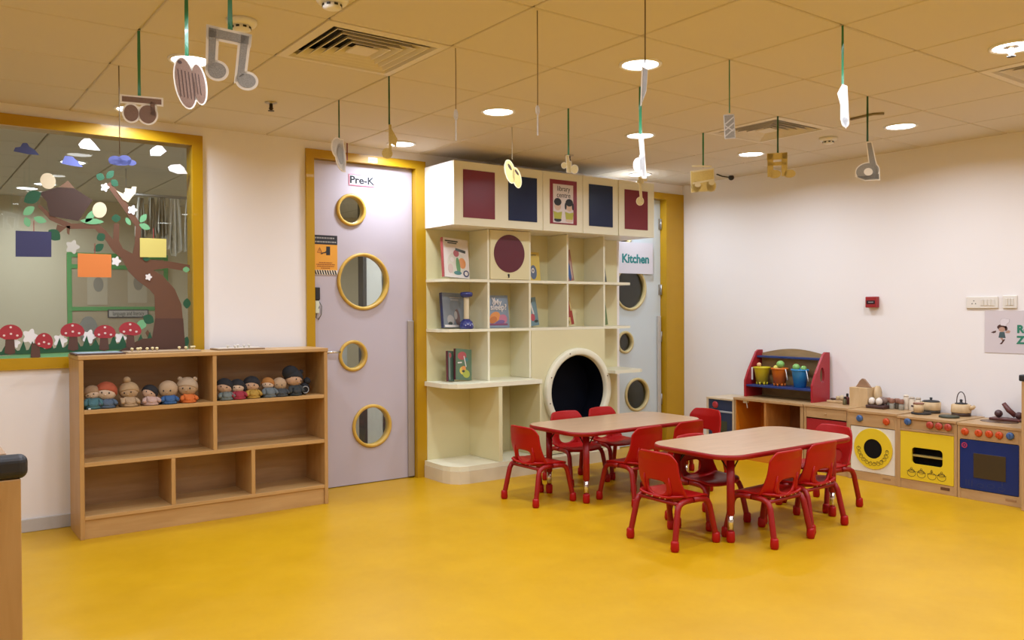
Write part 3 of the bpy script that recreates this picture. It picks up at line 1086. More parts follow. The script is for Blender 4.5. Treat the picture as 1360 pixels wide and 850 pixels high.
# oven
u = Unit('toy_oven', 'wooden toy oven with a bright yellow door and two dark hob plates', 'toy kitchen unit', 5.800, 2.797, 3.216, 0.514)
w = u.carcass()
u.add(u.bx(0.02, w - 0.02, 0.425, 0.496, 0.006, 0.02), 'control_panel', KB)
u.add(u.bx(0.02, w - 0.02, 0.410, 0.424, -0.002, 0.02), 'rail', KB)
u.knob(1206, 560, BLUEK)
for px, py in ((1235.5, 564.5), (1247.3, 566), (1259.5, 567.5)):
    u.knob(px, py, REDK)
zs0, zs1 = 0.182, 0.300


def rrect_yz(s0, s1, z0, z1, r, d):
    pts = []
    for cs, cz, a0 in ((s1 - r, z1 - r, 0), (s0 + r, z1 - r, PI / 2), (s0 + r, z0 + r, PI), (s1 - r, z0 + r, 1.5 * PI)):
        for k in range(7):
            a = a0 + PI / 2 * k / 6
            pts.append(Vector((d, -(cs + r * math.cos(a)), cz + r * math.sin(a))))
    return pts


fp = u.add(MB().slab([u.pt(0.022, 0.068, 0.0), u.pt(w - 0.022, 0.068, 0.0), u.pt(w - 0.022, 0.408, 0.0), u.pt(0.022, 0.408, 0.0)], (0.014, 0, 0),
                     [rrect_yz(0.104, 0.322, zs0, zs1, 0.025, 0.0)]), 'oven_door', YPAN)
u.add(u.bx(0.10, 0.326, 0.17, 0.31, 0.06, 0.064), 'oven_cavity', DARK)
u.add(u.bx(0.05, w - 0.05, 0.234, 0.246, 0.012, 0.05), 'oven_rack', mat('dull_yellow_rack', (0.40, 0.30, 0.08), 0.5))
pm = MB()
for k, (px, py, kind) in enumerate(((1210.5, 629, 0), (1223.5, 631, 1), (1237.5, 633.5, 2), (1250.5, 635.5, 1))):
    s, z = u.from_px(px, py)
    z += 0.004
    p = u.pt(s, z, 0.0)
    rx, rz = 0.031, 0.025
    pm.slab(ellipse(p, rx, rz, Y, Z, 20), (-0.0008, 0, 0), [ellipse(p, rx - 0.003, rz - 0.003, Y, Z, 20)])
    pm.box(-0.0008, 0, p.y - 0.033, p.y + 0.033, z + 0.012, z + 0.0155)
    pm.slab(ellipse(p + Z * 0.033, 0.008, 0.009, Y, Z, 12), (-0.0008, 0, 0), [ellipse(p + Z * 0.033, 0.005, 0.006, Y, Z, 12)])
    if kind != 2:
        pm.slab(ellipse(p + Z * 0.016, 0.024, 0.014, Y, Z, 16), (-0.0008, 0, 0), [ellipse(p + Z * 0.016, 0.021, 0.011, Y, Z, 16)])
    else:
        pm.box(-0.0008, 0, p.y + 0.001, p.y + 0.005, z + 0.014, z + 0.045)
u.add(pm, 'pot_print', INK, fp)
u.add(u.bx(w - 0.113, w - 0.05, 0.030, 0.050, 0.002, 0.006), 'maker_plate', BROWNBAR)
for (px, py, m, nm) in ((1219, 549.5, BLACK, 'hob_plate'), (1260.5, 554.5, mat('dark_green_plate', (0.035, 0.04, 0.02), 0.5), 'hob_plate')):
    p = at_z(px, py, 0.514) - u.o
    p.y = min(p.y, -0.070)
    u.add(MB().lathe([(0.066, 0.514), (0.066, 0.526), (0.060, 0.529)], (p.x, p.y, 0), 'z', 28), nm, m)

# sink unit
u = Unit('toy_sink_unit', 'wooden toy sink unit with a deep blue front and five round knobs', 'toy kitchen unit', 5.795, 2.388, 2.792, 0.510)
w = u.carcass()
u.add(u.bx(0.02, w - 0.02, 0.402, 0.492, 0.0, 0.015), 'control_panel', KB)
for px, py, m in ((1282, 573, ORK), (1300, 575, ORK), (1314, 576.3, ORK), (1327.5, 578, ORK), (1342, 579.2, BLUEK)):
    u.knob(px, py, m, 0.024)
fp = u.add(u.bx(0.014, w - 0.014, 0.070, 0.398, 0.0, 0.016), 'blue_door', BPAN)
s0, z0 = u.from_px(1293, 634)
s1, z1 = u.from_px(1336, 607)
u.add(u.bx(s0, s1, z0 - 0.0, z1, -0.003, 0.0), 'brown_window', mat('dark_olive_window', (0.045, 0.030, 0.012), 0.4), fp)
s, z = u.from_px(1281, 591)
rb = ring_on(MB(), u.pt(s, z), 0.012, 0.019, 24, 0.003)
rb.slab(circle(u.pt(s, z), 0.006, Y, Z, 12), (-0.003, 0, 0))
u.add(rb, 'pink_dial', mat('pink_dial', (0.40, 0.03, 0.10), 0.5), fp)
pm = MB()
for (a, b_) in ((1283, 640), (1287, 641), (1291, 642)):
    s, z = u.from_px(a, b_)
    pm.box(-0.001, 0, -s - 0.0015, -s + 0.0015, z - 0.02, z + 0.02)
for (a, b_) in ((1302, 645), (1316, 646), (1330, 650)):
    s, z = u.from_px(a, b_)
    p = u.pt(s, z)
    pm.slab(ellipse(p, 0.022, 0.013, Y, Z, 18), (-0.001, 0, 0), [ellipse(p, 0.020, 0.011, Y, Z, 18)])
s, z = u.from_px(1331, 640)
pm.box(-0.001, 0, -s - 0.0015, -s + 0.0015, z - 0.03, z + 0.02)
u.add(pm, 'dish_print', mat('faint_print', (0.035, 0.045, 0.11), 0.5), fp)
u.add(u.bx(w - 0.10, w - 0.035, 0.030, 0.046, 0.002, 0.006), 'maker_plate', mat('faint_plate', (0.34, 0.19, 0.08), 0.5))
p = at_z(1327, 560, 0.510) - u.o
sb = MB()
sb.lathe([(0.118, 0.5102), (0.118, 0.5120), (0.108, 0.5122), (0.100, 0.5112), (0.03, 0.5108)], (p.x, p.y, 0), 'z', 36, 0.75, 1.0)
u.add(sb, 'basin', mat('dark_brown_basin', (0.10, 0.05, 0.022), 0.35))

# drawer unit with red door
u = Unit('toy_drawer_unit', 'wooden toy kitchen cupboard with a plain drawer over a red door', 'toy kitchen unit', 5.835, 3.618, 4.010, 0.523)
w = u.carcass()
dr = u.add(u.bx(0.022, w - 0.022, 0.425, 0.502, 0.0, 0.016), 'drawer', KB)
u.add(u.bx(0.022, w - 0.022, 0.070, 0.415, 0.004, 0.018), 'red_door', mat('red_panel', (0.34, 0.014, 0.018), 0.4))
kb = MB()
kb.ball(u.pt(w / 2, 0.462, -0.006), 0.006)
u.add(kb, 'drawer_knob', KB, dr)

# open unit, orange inside
u = Unit('toy_open_cupboard', 'open wooden toy cupboard lined in glossy orange, under the red hutch', 'toy kitchen unit', 5.840, 4.018, 4.700, 0.522)
ORL = mat('orange_lining', (0.62, 0.20, 0.012), 0.3, coat=0.2)
w, dep = u.y1 - u.y0, KD - u.xf
u.add(u.bx(0, 0.014, 0, 0.502, 0, dep), 'side_panel', KBV)
u.add(u.bx(w - 0.03, w, 0, 0.502, 0, dep), 'side_panel', KBV)
u.add(u.bx(-0.006, w, 0.502, 0.522, -0.010, dep), 'worktop', KB)
u.add(u.bx(0.014, w - 0.03, 0.0, 0.502, dep - 0.02, dep), 'back_panel', ORL)
u.add(u.bx(0.014, w - 0.03, 0.0, 0.075, 0.0, 0.018), 'toe_board', ORL)
u.add(u.bx(0.014, w - 0.03, 0.075, 0.09, 0.0, dep - 0.02), 'base_board', ORL)
u.add(u.bx(0.0141, 0.018, 0.09, 0.501, 0.004, dep - 0.021, 0), 'orange_side', ORL)
u.add(u.bx(0.305, 0.325, 0.09, 0.501, 0.0, dep - 0.02), 'divider', wood('orange_wood', (0.55, 0.25, 0.06), (0.45, 0.18, 0.04), (9, 9, 2)))
u.add(u.bx(0.326, w - 0.031, 0.091, 0.501, dep - 0.03, dep - 0.021, 0), 'brown_back', wood('brown_back', (0.22, 0.09, 0.03), (0.15, 0.055, 0.02), (9, 9, 2)))
lb = MB()
lb.box(0.02, 0.05, -0.115, -0.075, 0.478, 0.501, 0.003)
lb.tube([(0.03, -0.105, 0.48), (0.028, -0.112, 0.455), (0.028, -0.115, 0.435)], 0.004, 8)
u.add(lb, 'white_latch', WHITE)

# small blue unit in the corner
u = Unit('toy_blue_stove', 'small blue toy stove with a red dial, half hidden beside the orange-lined cupboard', 'toy kitchen unit', 5.852, 4.712, 5.02, 0.500)
w, dep = u.y1 - u.y0, KD - u.xf
PALEW = wood('pale_edge', (0.66, 0.55, 0.38), (0.58, 0.46, 0.30), (9, 9, 2))
u.add(u.bx(0, 0.022, 0, 0.485, 0, dep), 'side_panel', PALEW)
u.add(u.bx(w - 0.022, w, 0, 0.485, 0, dep), 'side_panel', PALEW)
u.add(u.bx(0, w, 0.485, 0.50, -0.004, dep), 'worktop', PALEW)
NAVYP = mat('navy_stove', (0.02, 0.035, 0.085), 0.35)
u.add(u.bx(0.022, w - 0.022, 0.39, 0.485, 0.004, 0.02), 'control_panel', NAVYP)
u.add(u.bx(0.022, w - 0.022, 0.375, 0.389, 0.0, 0.02), 'rail', mat('grey_rail', (0.42, 0.45, 0.48), 0.4))
fd = u.add(u.bx(0.022, w - 0.022, 0.03, 0.374, 0.004, 0.02), 'oven_door', NAVYP)
u.add(u.bx(0.08, w - 0.08, 0.12, 0.30, 0.002, 0.004), 'door_window', mat('olive_window', (0.05, 0.055, 0.03), 0.3), fd)
u.add(MB().lathe([(0.03, 0), (0.03, 0.008), (0.02, 0.012)], u.pt(0.10, 0.437, 0.004), 'x', 20), 'dial', mat('red_dial', (0.40, 0.03, 0.035), 0.4))

# red and blue hutch standing on the open unit
RP = mat('hutch_red', (0.36, 0.014, 0.022), 0.4)
BP = mat('hutch_blue', (0.018, 0.04, 0.16), 0.4)
HW = wood('hutch_back_wood', (0.36, 0.24, 0.11), (0.28, 0.18, 0.075), (9, 2, 9))
ho = Vector((5.955, 4.690, 0.5225))
hu = thing('toy_hutch', 'red and blue toy hutch with an arched wooden back, holding three buckets', 'hutch', ho)
dep = 6.190 - ho.x
hl = 0.680


def side_outline(y):
    return [Vector((0, y, 0)), Vector((dep, y, 0)), Vector((dep, y, 0.40)), Vector((dep - 0.055, y, 0.402)), Vector((dep - 0.085, y, 0.385)), Vector((0.045, y, 0.23)), Vector((0.0, y, 0.14))]


MB().slab(side_outline(0), (0, -0.02, 0)).build('side_panel', RP, hu)
handle = [Vector((dep * 0.55 + 0.03 * math.cos(a) * (1.0), -hl, 0.215 + 0.065 * math.sin(a))) for a in [2 * PI * k / 24 for k in range(24)]]
MB().slab(side_outline(-hl), (0, 0.02, 0), [handle]).build('side_panel', RP, hu)
MB().box(0.005, dep - 0.012, -hl + 0.021, -0.021, 0.090, 0.106, 0.002).build('shelf_board', BP, hu)
MB().box(dep - 0.085, dep - 0.012, -hl + 0.021, -0.021, 0.335, 0.351, 0.002).build('shelf_board', BP, hu)
ob = [Vector((dep - 0.011, -0.021, 0.0)), Vector((dep - 0.011, -hl + 0.021, 0.0)), Vector((dep - 0.011, -hl + 0.021, 0.372))]
for k in range(1, 12):
    s = k / 12
    ob.append(Vector((dep - 0.011, -hl + 0.021 + (hl - 0.042) * s, 0.372 + 0.045 * math.sin(PI * s))))
ob.append(Vector((dep - 0.011, -0.021, 0.372)))
MB().slab(ob, (0.010, 0, 0)).build('back_panel', HW, hu)

# counter end in the left foreground and the tall end at the right
lc = at_z(0, 634, 0.80)
ce = thing('reception_counter', 'wooden counter end with a rounded black edge, close to the camera at the left', 'counter', (0.30, 2.60, 0))
pR = at_z(38, 605, 0.83)
pS = at_y(28.5, 640, pR.y)
xe, ye = pR.x, pR.y
ce.location = (xe, ye, 0)
MB().box(-0.9, pS.x - xe, 0.012, 0.05, 0, 0.757, 0.003).build('side_panel', BIRCHZ, ce)
MB().box(-0.9, 0.0, 0.0, 0.055, 0.757, 0.834, 0.026, 5).build('black_edge', BLACK, ce)
MB().box(-0.9, -0.055, 0.056, 0.30, 0.80, 0.836, 0.003).build('worktop', MAPLE, ce)
p = at_x(1356, 540, 5.72)
q = at_x(1352, 500, 5.72)
te = thing('tall_cabinet', 'tall wooden cabinet end with a black top edge, at the right edge of the photo', 'cabinet', (5.72, p.y, 0))
MB().box(0.004, KD - 5.72, -0.5, 0.0, 0, q.z - 0.03, 0.003).build('side_panel', KBV, te)
MB().box(-0.004, KD - 5.72, -0.52, 0.014, q.z - 0.029, q.z + 0.012, 0.008, 3).build('black_edge', BLACK, te)
# ------------------------------------------------------------------ hanging music notes
def glitter(name, col, rough=0.35, metal=0.55):
    if name in MATS:
        return MATS[name]
    m = mat(name, col, rough, metal, noise=0.35, nscale=260, bump=0.25, bscale=500)
    return m


SILVER = glitter('silver_glitter', (0.30, 0.29, 0.26), 0.4, 0.2)
GOLD = glitter('gold_glitter', (0.66, 0.53, 0.19), 0.4, 0.05)
BROWNG = glitter('brown_glitter', (0.20, 0.115, 0.075), 0.5, 0.05)
WGL = glitter('white_glitter', (0.60, 0.59, 0.57), 0.4, 0.1)
BORDER = mat('pale_card_edge', (0.82, 0.78, 0.70), 0.4)
RIB = mat('green_ribbon', (0.03, 0.22, 0.10), 0.4, coat=0.2)
RIBD = mat('dark_green_ribbon', (0.02, 0.10, 0.045), 0.45)
THREAD = mat('brown_thread', (0.16, 0.11, 0.05), 0.7)
REDRIB = mat('dark_red_ribbon', (0.16, 0.012, 0.012), 0.5)


def node(i, j):
    return GX + 0.6 * i, GY + 0.6 * j


def prim(mb, pr, grow, y0, th):
    k = pr[0]
    if k == 'r':                                       # bar: cx, cz, w, h, rot
        _, cx, cz, w, h, rot = pr
        hw, hh = w / 2 + grow, h / 2 + grow
        pts = [(-hw, -hh), (hw, -hh), (hw, hh), (-hw, hh)]
        c, s = math.cos(rot), math.sin(rot)
        out = [Vector((cx + a * c - b_ * s, y0, cz + a * s + b_ * c)) for a, b_ in pts]
    elif k == 'e':
        _, cx, cz, rx, rz, rot = pr
        out = ellipse((cx, y0, cz), rx + grow, rz + grow, X, Z, 26, rot)
    else:                                              # polygon
        pts = [Vector((a, 0, b_)) for a, b_ in pr[1]]
        area = sum(a.x * c.z - c.x * a.z for a, c in zip(pts, pts[1:] + pts[:1]))
        sg = 1 if area > 0 else -1
        out = []
        for k, p in enumerate(pts):
            e0 = (p - pts[k - 1]).normalized()
            e1 = (pts[(k + 1) % len(pts)] - p).normalized()
            n0, n1 = Vector((e0.z, 0, -e0.x)) * sg, Vector((e1.z, 0, -e1.x)) * sg
            nn = (n0 + n1).normalized()
            p = p + nn * (grow / max(0.45, nn.dot(n0)))
            out.append(Vector((p.x, y0, p.z)))
    mb.slab(out, (0, th, 0))


def note(label, pos, ztop, face, prims, m, border=0.006, ribbon=None, width=0.008, edge_rot=0.0, bm_=None, holes=(), hole_m=None, extra=None):
    """a cut-out note hanging from the ceiling grid on a ribbon; prims in metres around x = 0, z absolute"""
    x, y = pos
    t = thing('music_note_mobile', label, 'hanging decoration', (x, y, CEIL), 0, 'music note mobiles')
    zr = ztop - CEIL
    if ribbon is RIB or ribbon is RIBD or ribbon is REDRIB:
        d = math.atan2(x, y)
        rb = MB()
        c, s = math.cos(-d), math.sin(-d)
        hw = width / 2
        n = 10
        for k in range(n):
            z0, z1 = zr + (0 - zr) * k / n, zr + (0 - zr) * (k + 1) / n
            a0, a1 = 0.5 * math.sin(k * 0.5), 0.5 * math.sin((k + 1) * 0.5)
            p = []
            for z, a in ((z0, a0), (z1, a1)):
                cc, ss = math.cos(-d + a), math.sin(-d + a)
                p.append((Vector((-hw * cc, -hw * ss, z)), Vector((hw * cc, hw * ss, z))))
            rb.slab([p[0][0], p[0][1], p[1][1], p[1][0]], (0.0006 * s, -0.0006 * c, 0))
        rb.build('ribbon', ribbon, t)
    elif ribbon is not None:
        MB().tube([(0, 0, 0), (0.001, 0, zr / 2), (0, 0, zr)], width / 2, 6).build('thread', ribbon, t)
    rz = -math.atan2(x, y) + edge_rot
    R_ = Matrix.Rotation(rz, 4, 'Z')

    def fin(mb, nm, mm):
        for v in mb.bm.verts:
            v.co = R_ @ v.co
        return mb.build(nm, mm, t)
    for lst in (prims,):
        if border > 0:
            mb = MB()
            for pr in lst:
                prim(mb, pr, border, -0.0018, 0.0036)
            fin(mb, 'note_border', bm_ or BORDER)
        mb = MB()
        for pr in lst:
            prim(mb, pr, 0.0, -0.003, 0.006)
        fin(mb, 'note_face', m)
    if holes:
        mb = MB()
        for pr in holes:
            prim(mb, pr, 0.0, -0.0036, 0.0072)
        fin(mb, 'note_hole', hole_m or BORDER)
    return t


def S(px_m, x0, ppos):
    """pixel measures of one note -> metres around its hanging point"""
    px, py = ppos
    def f(kind, a, b_, w, h, rot=0.0):
        return (kind, (a - x0) / px_m, ZC(b_), w / px_m, h / px_m, rot)
    def ZC(yy):
        p = at_y(x0, yy, py)
        return p.z - CEIL
    f.z = lambda yy: ZC(yy)
    f.p = lambda pts: ('p', [((a - x0) / px_m, ZC(b_)) for a, b_ in pts])
    return f


P = node(-2, 2)
f = S(310, 184, P)
note('brown glitter beamed note in front of the window top, on a green ribbon', P, CEIL + f.z(128), None,
     [f('r', 187, 133, 48, 7, -0.0), f('e', 174, 151, 9, 11), f('e', 194, 151, 10.5, 12), f('r', 200, 143, 6, 18)], BROWNG, 0.0075, RIB, 0.013)
P = (node(-2, 1)[0] + 0.033, node(-2, 1)[1])
f = S(358, 245, P)
note('brown glitter pair of long slipper-like note heads on a green ribbon', P, CEIL + f.z(74), None,
     [f('e', 243, 110, 12, 33, 0.16), f('e', 260, 110, 8, 26, 0.14)], BROWNG, 0.006, RIB, 0.014,
     holes=[f('e', 236, 83, 3, 2.2, -0.5)] + [f('r', 235.5 + 4.4 * k, 110 + k * 1.0, 1.1, 36, 0.10) for k in range(5)] + [f('r', 257 + 4 * k, 110 + k, 1.0, 28, 0.12) for k in range(2)], hole_m=mat('dark_brown_eye', (0.06, 0.03, 0.02), 0.6))
P = node(-2, 0)
f = S(424, 304, P)
note('big silver glitter beamed note with a white edge, largest of the hanging notes', P, CEIL + f.z(40), None,
     [f.p([(277.5, 39), (328, 46), (327, 57), (277, 51)]), f.p([(277.5, 40), (287, 41), (284, 92), (276, 92)]), f.p([(318, 45), (327.5, 46), (321, 98), (312, 104)]),
      f('e', 287, 95, 11.5, 10.5), f('e', 324.5, 105.5, 11.5, 9.5)], SILVER, 0.008, RIB, 0.015)
P = (0.905, 4.453)
z0 = at_y(157, 205, P[1]).z
note('small blue paper cloud hanging on a bare thread in front of the window', P, z0, None,
     [('e', -0.02, z0 - CEIL - 0.03, 0.03, 0.022, 0), ('e', 0.022, z0 - CEIL - 0.026, 0.03, 0.024, 0.0), ('e', 0.052, z0 - CEIL - 0.037, 0.022, 0.014, 0.0), ('e', 0.0, z0 - CEIL - 0.04, 0.048, 0.014, 0)],
     mat('periwinkle_paper', (0.14, 0.17, 0.46), 0.6), 0.0, THREAD, 0.005)
P = node(0, 3)
f = S(233, 450, P)
note('white-edged glitter note seen nearly edge-on in front of the Pre-K door frame', P, CEIL + f.z(184), None,
     [f('e', 446, 197, 13, 12, 0.3), f('e', 453, 207, 11, 17, 0.2), f('r', 458, 205, 5, 40, 0.1)], WGL, 0.008, RIBD, 0.008, 1.0,
     holes=[f('e', 452, 206, 7, 12, 0.2)], hole_m=SILVER)
P = node(0, 2)
f = S(259, 518, P)
note('small gold quaver with a pointed flag above the Pre-K door', P, CEIL + f.z(166), None,
     [f('e', 515, 204, 6.5, 6.5), f('r', 519, 186, 2.6, 40), f.p([(519, 168), (528, 184), (527, 194), (520, 190)])], GOLD, 0.002, RIBD, 0.009, 0.15, GOLD)
P = (node(2, 3)[0] + 0.025, node(2, 3)[1])
f = S(203, 681, P)
note('gold pair of mask-like note heads with dark eye holes, in front of the bookcase top', P, CEIL + f.z(212), None,
     [f('e', 678, 228, 6, 15, 0.22), f('e', 687, 236, 5, 13, 0.22)], GOLD, 0.006, mat('pale_ribbon', (0.45, 0.42, 0.30), 0.6), 0.005, 0.2,
     mat('pale_gold_card', (0.75, 0.68, 0.44), 0.4), holes=[f('e', 677.5, 222, 1.6, 5, 0.5), f('e', 687, 229, 1.4, 4.5, 0.6)], hole_m=mat('dark_brown_eye', (0.06, 0.03, 0.02), 0.6))
P = node(2, 2)
f = S(222, 757, P)
note('pale gold two-headed note above the library poster', P, CEIL + f.z(206), None,
     [f.p([(754, 207), (757, 207), (760, 230), (755, 229)]), f('e', 751, 220, 3.2, 3.6), f('e', 765, 225, 4.5, 5.5), f('r', 759, 222, 3, 14)], glitter('pale_gold_glitter', (0.62, 0.52, 0.26)), 0.003, RIB, 0.011, 0.1)
P = node(2, 1)
f = S(246, 848, P)
note('long white glitter note with a bulge, in front of a ceiling light', P, CEIL + f.z(178), None,
     [f.p([(846, 178), (851, 180), (855, 236), (851, 236)]), f('e', 845, 219, 6, 9), f('r', 850, 220, 6, 26)], WGL, 0.004, RIB, 0.017, 0.15)
P = node(3, 2)
f = S(208, 848, P)
note('pale gold quaver hanging low in front of the last red cabinet panel', P, CEIL + f.z(236), None,
     [f('e', 847.5, 267, 4.6, 5.2), f('r', 848, 250, 2.2, 30, 0.08), f('e', 848, 241, 4, 3.0), f('r', 852, 238, 9, 2.2, -0.2)], glitter('pale_gold_glitter', (0.62, 0.52, 0.26)), 0.003,
     mat('pale_ribbon', (0.45, 0.42, 0.30), 0.6), 0.004, 0.2, mat('pale_gold_card', (0.75, 0.68, 0.44), 0.4))
P = (2.09, 2.06)
f = S(370, 857, P)
note('grey note seen edge-on on a bare thread in front of the brightest light', P, CEIL + f.z(84), None,
     [f.p([(850, 92), (862, 92), (858, 120), (846, 140), (848, 118)])], SILVER, 0.004, THREAD, 0.005, 1.1)
for (ij, px, ya, yb, lab, mp) in (((0, 1), 605, 145, 160, 'thin thread with a tiny shiny tag, left of the light over the bookcase', 292), ((0, 0), 713.5, 140, 153, 'thin thread with a tiny shiny tag, right of the light over the bookcase', 334)):
    P0 = node(*ij)
    d = at_z(px, 64 if ij == (0, 1) else 14, CEIL)
    P = (d.x, d.y)
    f = S(mp, px, P)
    note(lab, P, CEIL + f.z(ya), None, [f('e', px, (ya + yb) / 2, 3.0, (yb - ya) / 2), f('r', px, yb + 12, 1.0, 30)], WGL, 0.0, THREAD, 0.004, 0.6)
P = node(2, 0)
f = S(275, 968, P)
note('small silver block note wrapped in criss-cross foil, left of the far vent', P, CEIL + f.z(150), None,
     [f('r', 968, 168, 12, 30, 0.05)], SILVER, 0.004, RIB, 0.006, 0.1, WGL,
     holes=[f('r', 968, 160, 15, 1.6, 0.7), f('r', 968, 168, 15, 1.6, 0.7), f('r', 968, 176, 15, 1.6, 0.7), f('r', 967, 170, 15, 1.4, -0.6)], hole_m=WGL)
P = node(4, 2)
f = S(195, 932, P)
note('bulky gold foil note, square like a little drum, over the kitchen door corner', P, CEIL + f.z(222), None,
     [f('r', 931, 240, 29, 27, 0.03), f('e', 923, 247, 6, 7), f('e', 942, 247, 6, 7)], GOLD, 0.005, RIB, 0.012, 0.0, mat('pale_gold_card', (0.75, 0.68, 0.44), 0.4),
     holes=[f('r', 930, 220.5, 26, 2.2, -0.06), f('r', 932, 226, 28, 2.0, 0.10), f('r', 932, 241, 28, 2.4, 0.14), f('e', 925, 245, 4, 3), f('e', 943, 243, 4, 3)], hole_m=mat('pale_gold_card', (0.75, 0.68, 0.44), 0.4))
P = node(4, 1)
f = S(213, 1033, P)
note('gold double-beamed semiquaver in front of the far vent', P, CEIL + f.z(204), None,
     [f('r', 1032, 207.5, 25, 8), f('r', 1032, 217.5, 23, 4), f('r', 1023.5, 219, 6.5, 30), f('r', 1041.5, 219, 6.5, 30), f('e', 1029, 231, 7.5, 5.2), f('e', 1048, 231.5, 7, 5)],
     GOLD, 0.002, RIBD, 0.011, 0.0, GOLD)
P = node(2, -1)
f = S(313, 1123, P)
note('slim white note seen edge-on, hanging on a green ribbon near the top edge', P, CEIL + f.z(113), None,
     [f.p([(1117, 125), (1123, 114), (1128, 116), (1130, 160), (1127, 170), (1121, 160), (1121, 140)]), f('e', 1126, 163, 4.0, 6.5, 0.2)], WGL, 0.003, RIB, 0.010, 0.25)
P = node(4, 0)
f = S(234, 1153, P)
note('silver loop-headed note with a white edge, lowest over the right wall', P, CEIL + f.z(188), None,
     [f.p([(1152.5, 190), (1157.5, 190), (1167, 238), (1158, 238)]), f('e', 1153, 227.5, 14, 10.5, 0.12), f.p([(1140, 234), (1167, 232), (1167, 239), (1150, 239)])], SILVER, 0.006, RIBD, 0.011, 0.0,
     holes=[f('e', 1154, 228.5, 5.5, 5, -0.3)], hole_m=BORDER)
# short red ribbon end over the Pre-K door
p = at_y(461, 192, 5.56)
MBr = MB().box(p.x - 0.005, p.x + 0.005, 5.56, 5.5606, at_y(461, 213, 5.56).z, CEIL)
tag(MBr.build('ribbon_strip', REDRIB), 'short dark red ribbon end hanging from the ceiling over the Pre-K door frame', 'ribbon')

# ------------------------------------------------------------------ paper cut-outs on the window glass
GY_ = YW + 0.0115                                  # face of the glass towards the room


def gp(px, py, lift=0.0):
    p = at_y(px, py, GY_)
    return Vector((p.x, GY_ - lift, p.z))


def cut(mb, pts, lift=0.0, th=0.0012):
    mb.slab([gp(a, b_, lift) for a, b_ in pts], (0, -th, 0))
    return mb


def ell(cx, cy, rx, ry, rot=0.0, n=22):
    return [(cx + rx * math.cos(a) * math.cos(rot) - ry * math.sin(a) * math.sin(rot), cy + rx * math.cos(a) * math.sin(rot) + ry * math.sin(a) * math.cos(rot)) for a in [2 * PI * k / n for k in range(n)]]


def leafshape(cx, cy, L_, W_, rot, n=10):
    pts = []
    for k in range(n + 1):
        s = k / n
        pts.append((-L_ / 2 + L_ * s, W_ / 2 * math.sin(PI * s) ** 0.8))
    for k in range(n - 1, 0, -1):
        s = k / n
        pts.append((-L_ / 2 + L_ * s, -W_ / 2 * math.sin(PI * s) ** 0.8))
    c, s_ = math.cos(rot), math.sin(rot)
    return [(cx + a * c - b_ * s_, cy + a * s_ + b_ * c) for a, b_ in pts]


PB = mat('brown_paper', (0.13, 0.055, 0.025), 0.7, noise=0.05)
PBD = mat('dark_brown_paper', (0.055, 0.026, 0.016), 0.7, noise=0.05)
PG = mat('dark_green_paper', (0.012, 0.085, 0.035), 0.7)
PLG = mat('light_green_paper', (0.16, 0.42, 0.20), 0.7)
PCR = mat('cream_paper', (0.70, 0.60, 0.40), 0.7)
PWH = mat('white_paper', (0.78, 0.77, 0.76), 0.7)
PRD = mat('red_paper', (0.36, 0.025, 0.035), 0.6)
tree = thing('paper_tree', 'big brown paper tree with a bent trunk, leaves and blossoms, stuck on the window glass', 'window decoration', gp(225, 464))
TO = gp(225, 464)


def on(t_o, mb, nm, m, parent):
    for v in mb.bm.verts:
        v.co -= t_o
    return mb.build(nm, m, parent)


Tp = [(246, 464), (243, 427), (241, 405), (232, 384), (216, 366), (203, 359), (222, 356), (252, 361), (252, 352), (224, 347), (194, 345), (187, 334), (187, 298), (166, 266), (146, 242), (141, 245),
      (160, 272), (180, 301), (179, 322), (176, 337), (163, 330), (158, 320), (158.5, 297), (151, 297), (150, 318), (140, 306), (130, 297), (95, 297), (70, 287), (52, 271), (50, 274), (66, 292),
      (92, 304), (126, 304), (141, 320), (150, 334), (162, 344), (171, 361), (183, 373), (198, 384), (205, 392), (206, 422), (202, 448), (196, 438), (193, 442), (198, 452), (188, 449), (172, 459), (156, 467)]
on(TO, cut(MB(), Tp, 0.0012), 'trunk', PB, tree)
on(TO, cut(MB(), [(76, 298), (88, 302), (78, 310), (76, 316), (74, 306)], 0.0012), 'twig', PB, tree)
on(TO, cut(MB(), [(88, 300), (93, 300), (92, 312), (89, 310)], 0.0012), 'twig', PB, tree)
on(TO, cut(MB(), [(206, 423), (243, 423), (246, 464), (156, 467), (172, 459), (188, 450), (202, 449)], 0.0044), 'trunk_base', mat('dark_trunk_paper', (0.085, 0.035, 0.020), 0.7), tree)
on(TO, cut(MB(), [(52, 256), (76, 249), (98, 250), (123, 266), (104, 293.5), (66, 287), (62, 268)], 0.003), 'hive', PBD, tree)
on(TO, cut(MB(), [(78, 248.5), (90, 240), (99, 250)], 0.0025), 'hive_top', mat('mid_brown_paper', (0.20, 0.11, 0.06), 0.7), tree)
for (cx, cy, L_, W_, r) in ((43, 262, 26, 17, -0.5), (133, 235, 12, 10, 0.4), (146, 232, 14, 9, -0.8), (152, 243, 12, 9, 0.7), (154, 290, 11, 12, 1.57), (72, 312, 20, 15, 0.7), (134, 315, 12, 12, 1.0),
                            (131, 329, 16, 10, -0.6), (248, 403, 14, 10, 1.6), (246, 455, 17, 9, -1.25), (197, 424, 16, 13, 0.5), (194, 344, 10, 6, 0.1)):
    on(TO, cut(MB(), leafshape(cx, cy, L_, W_, r), 0.004), 'leaf', PG, tree)
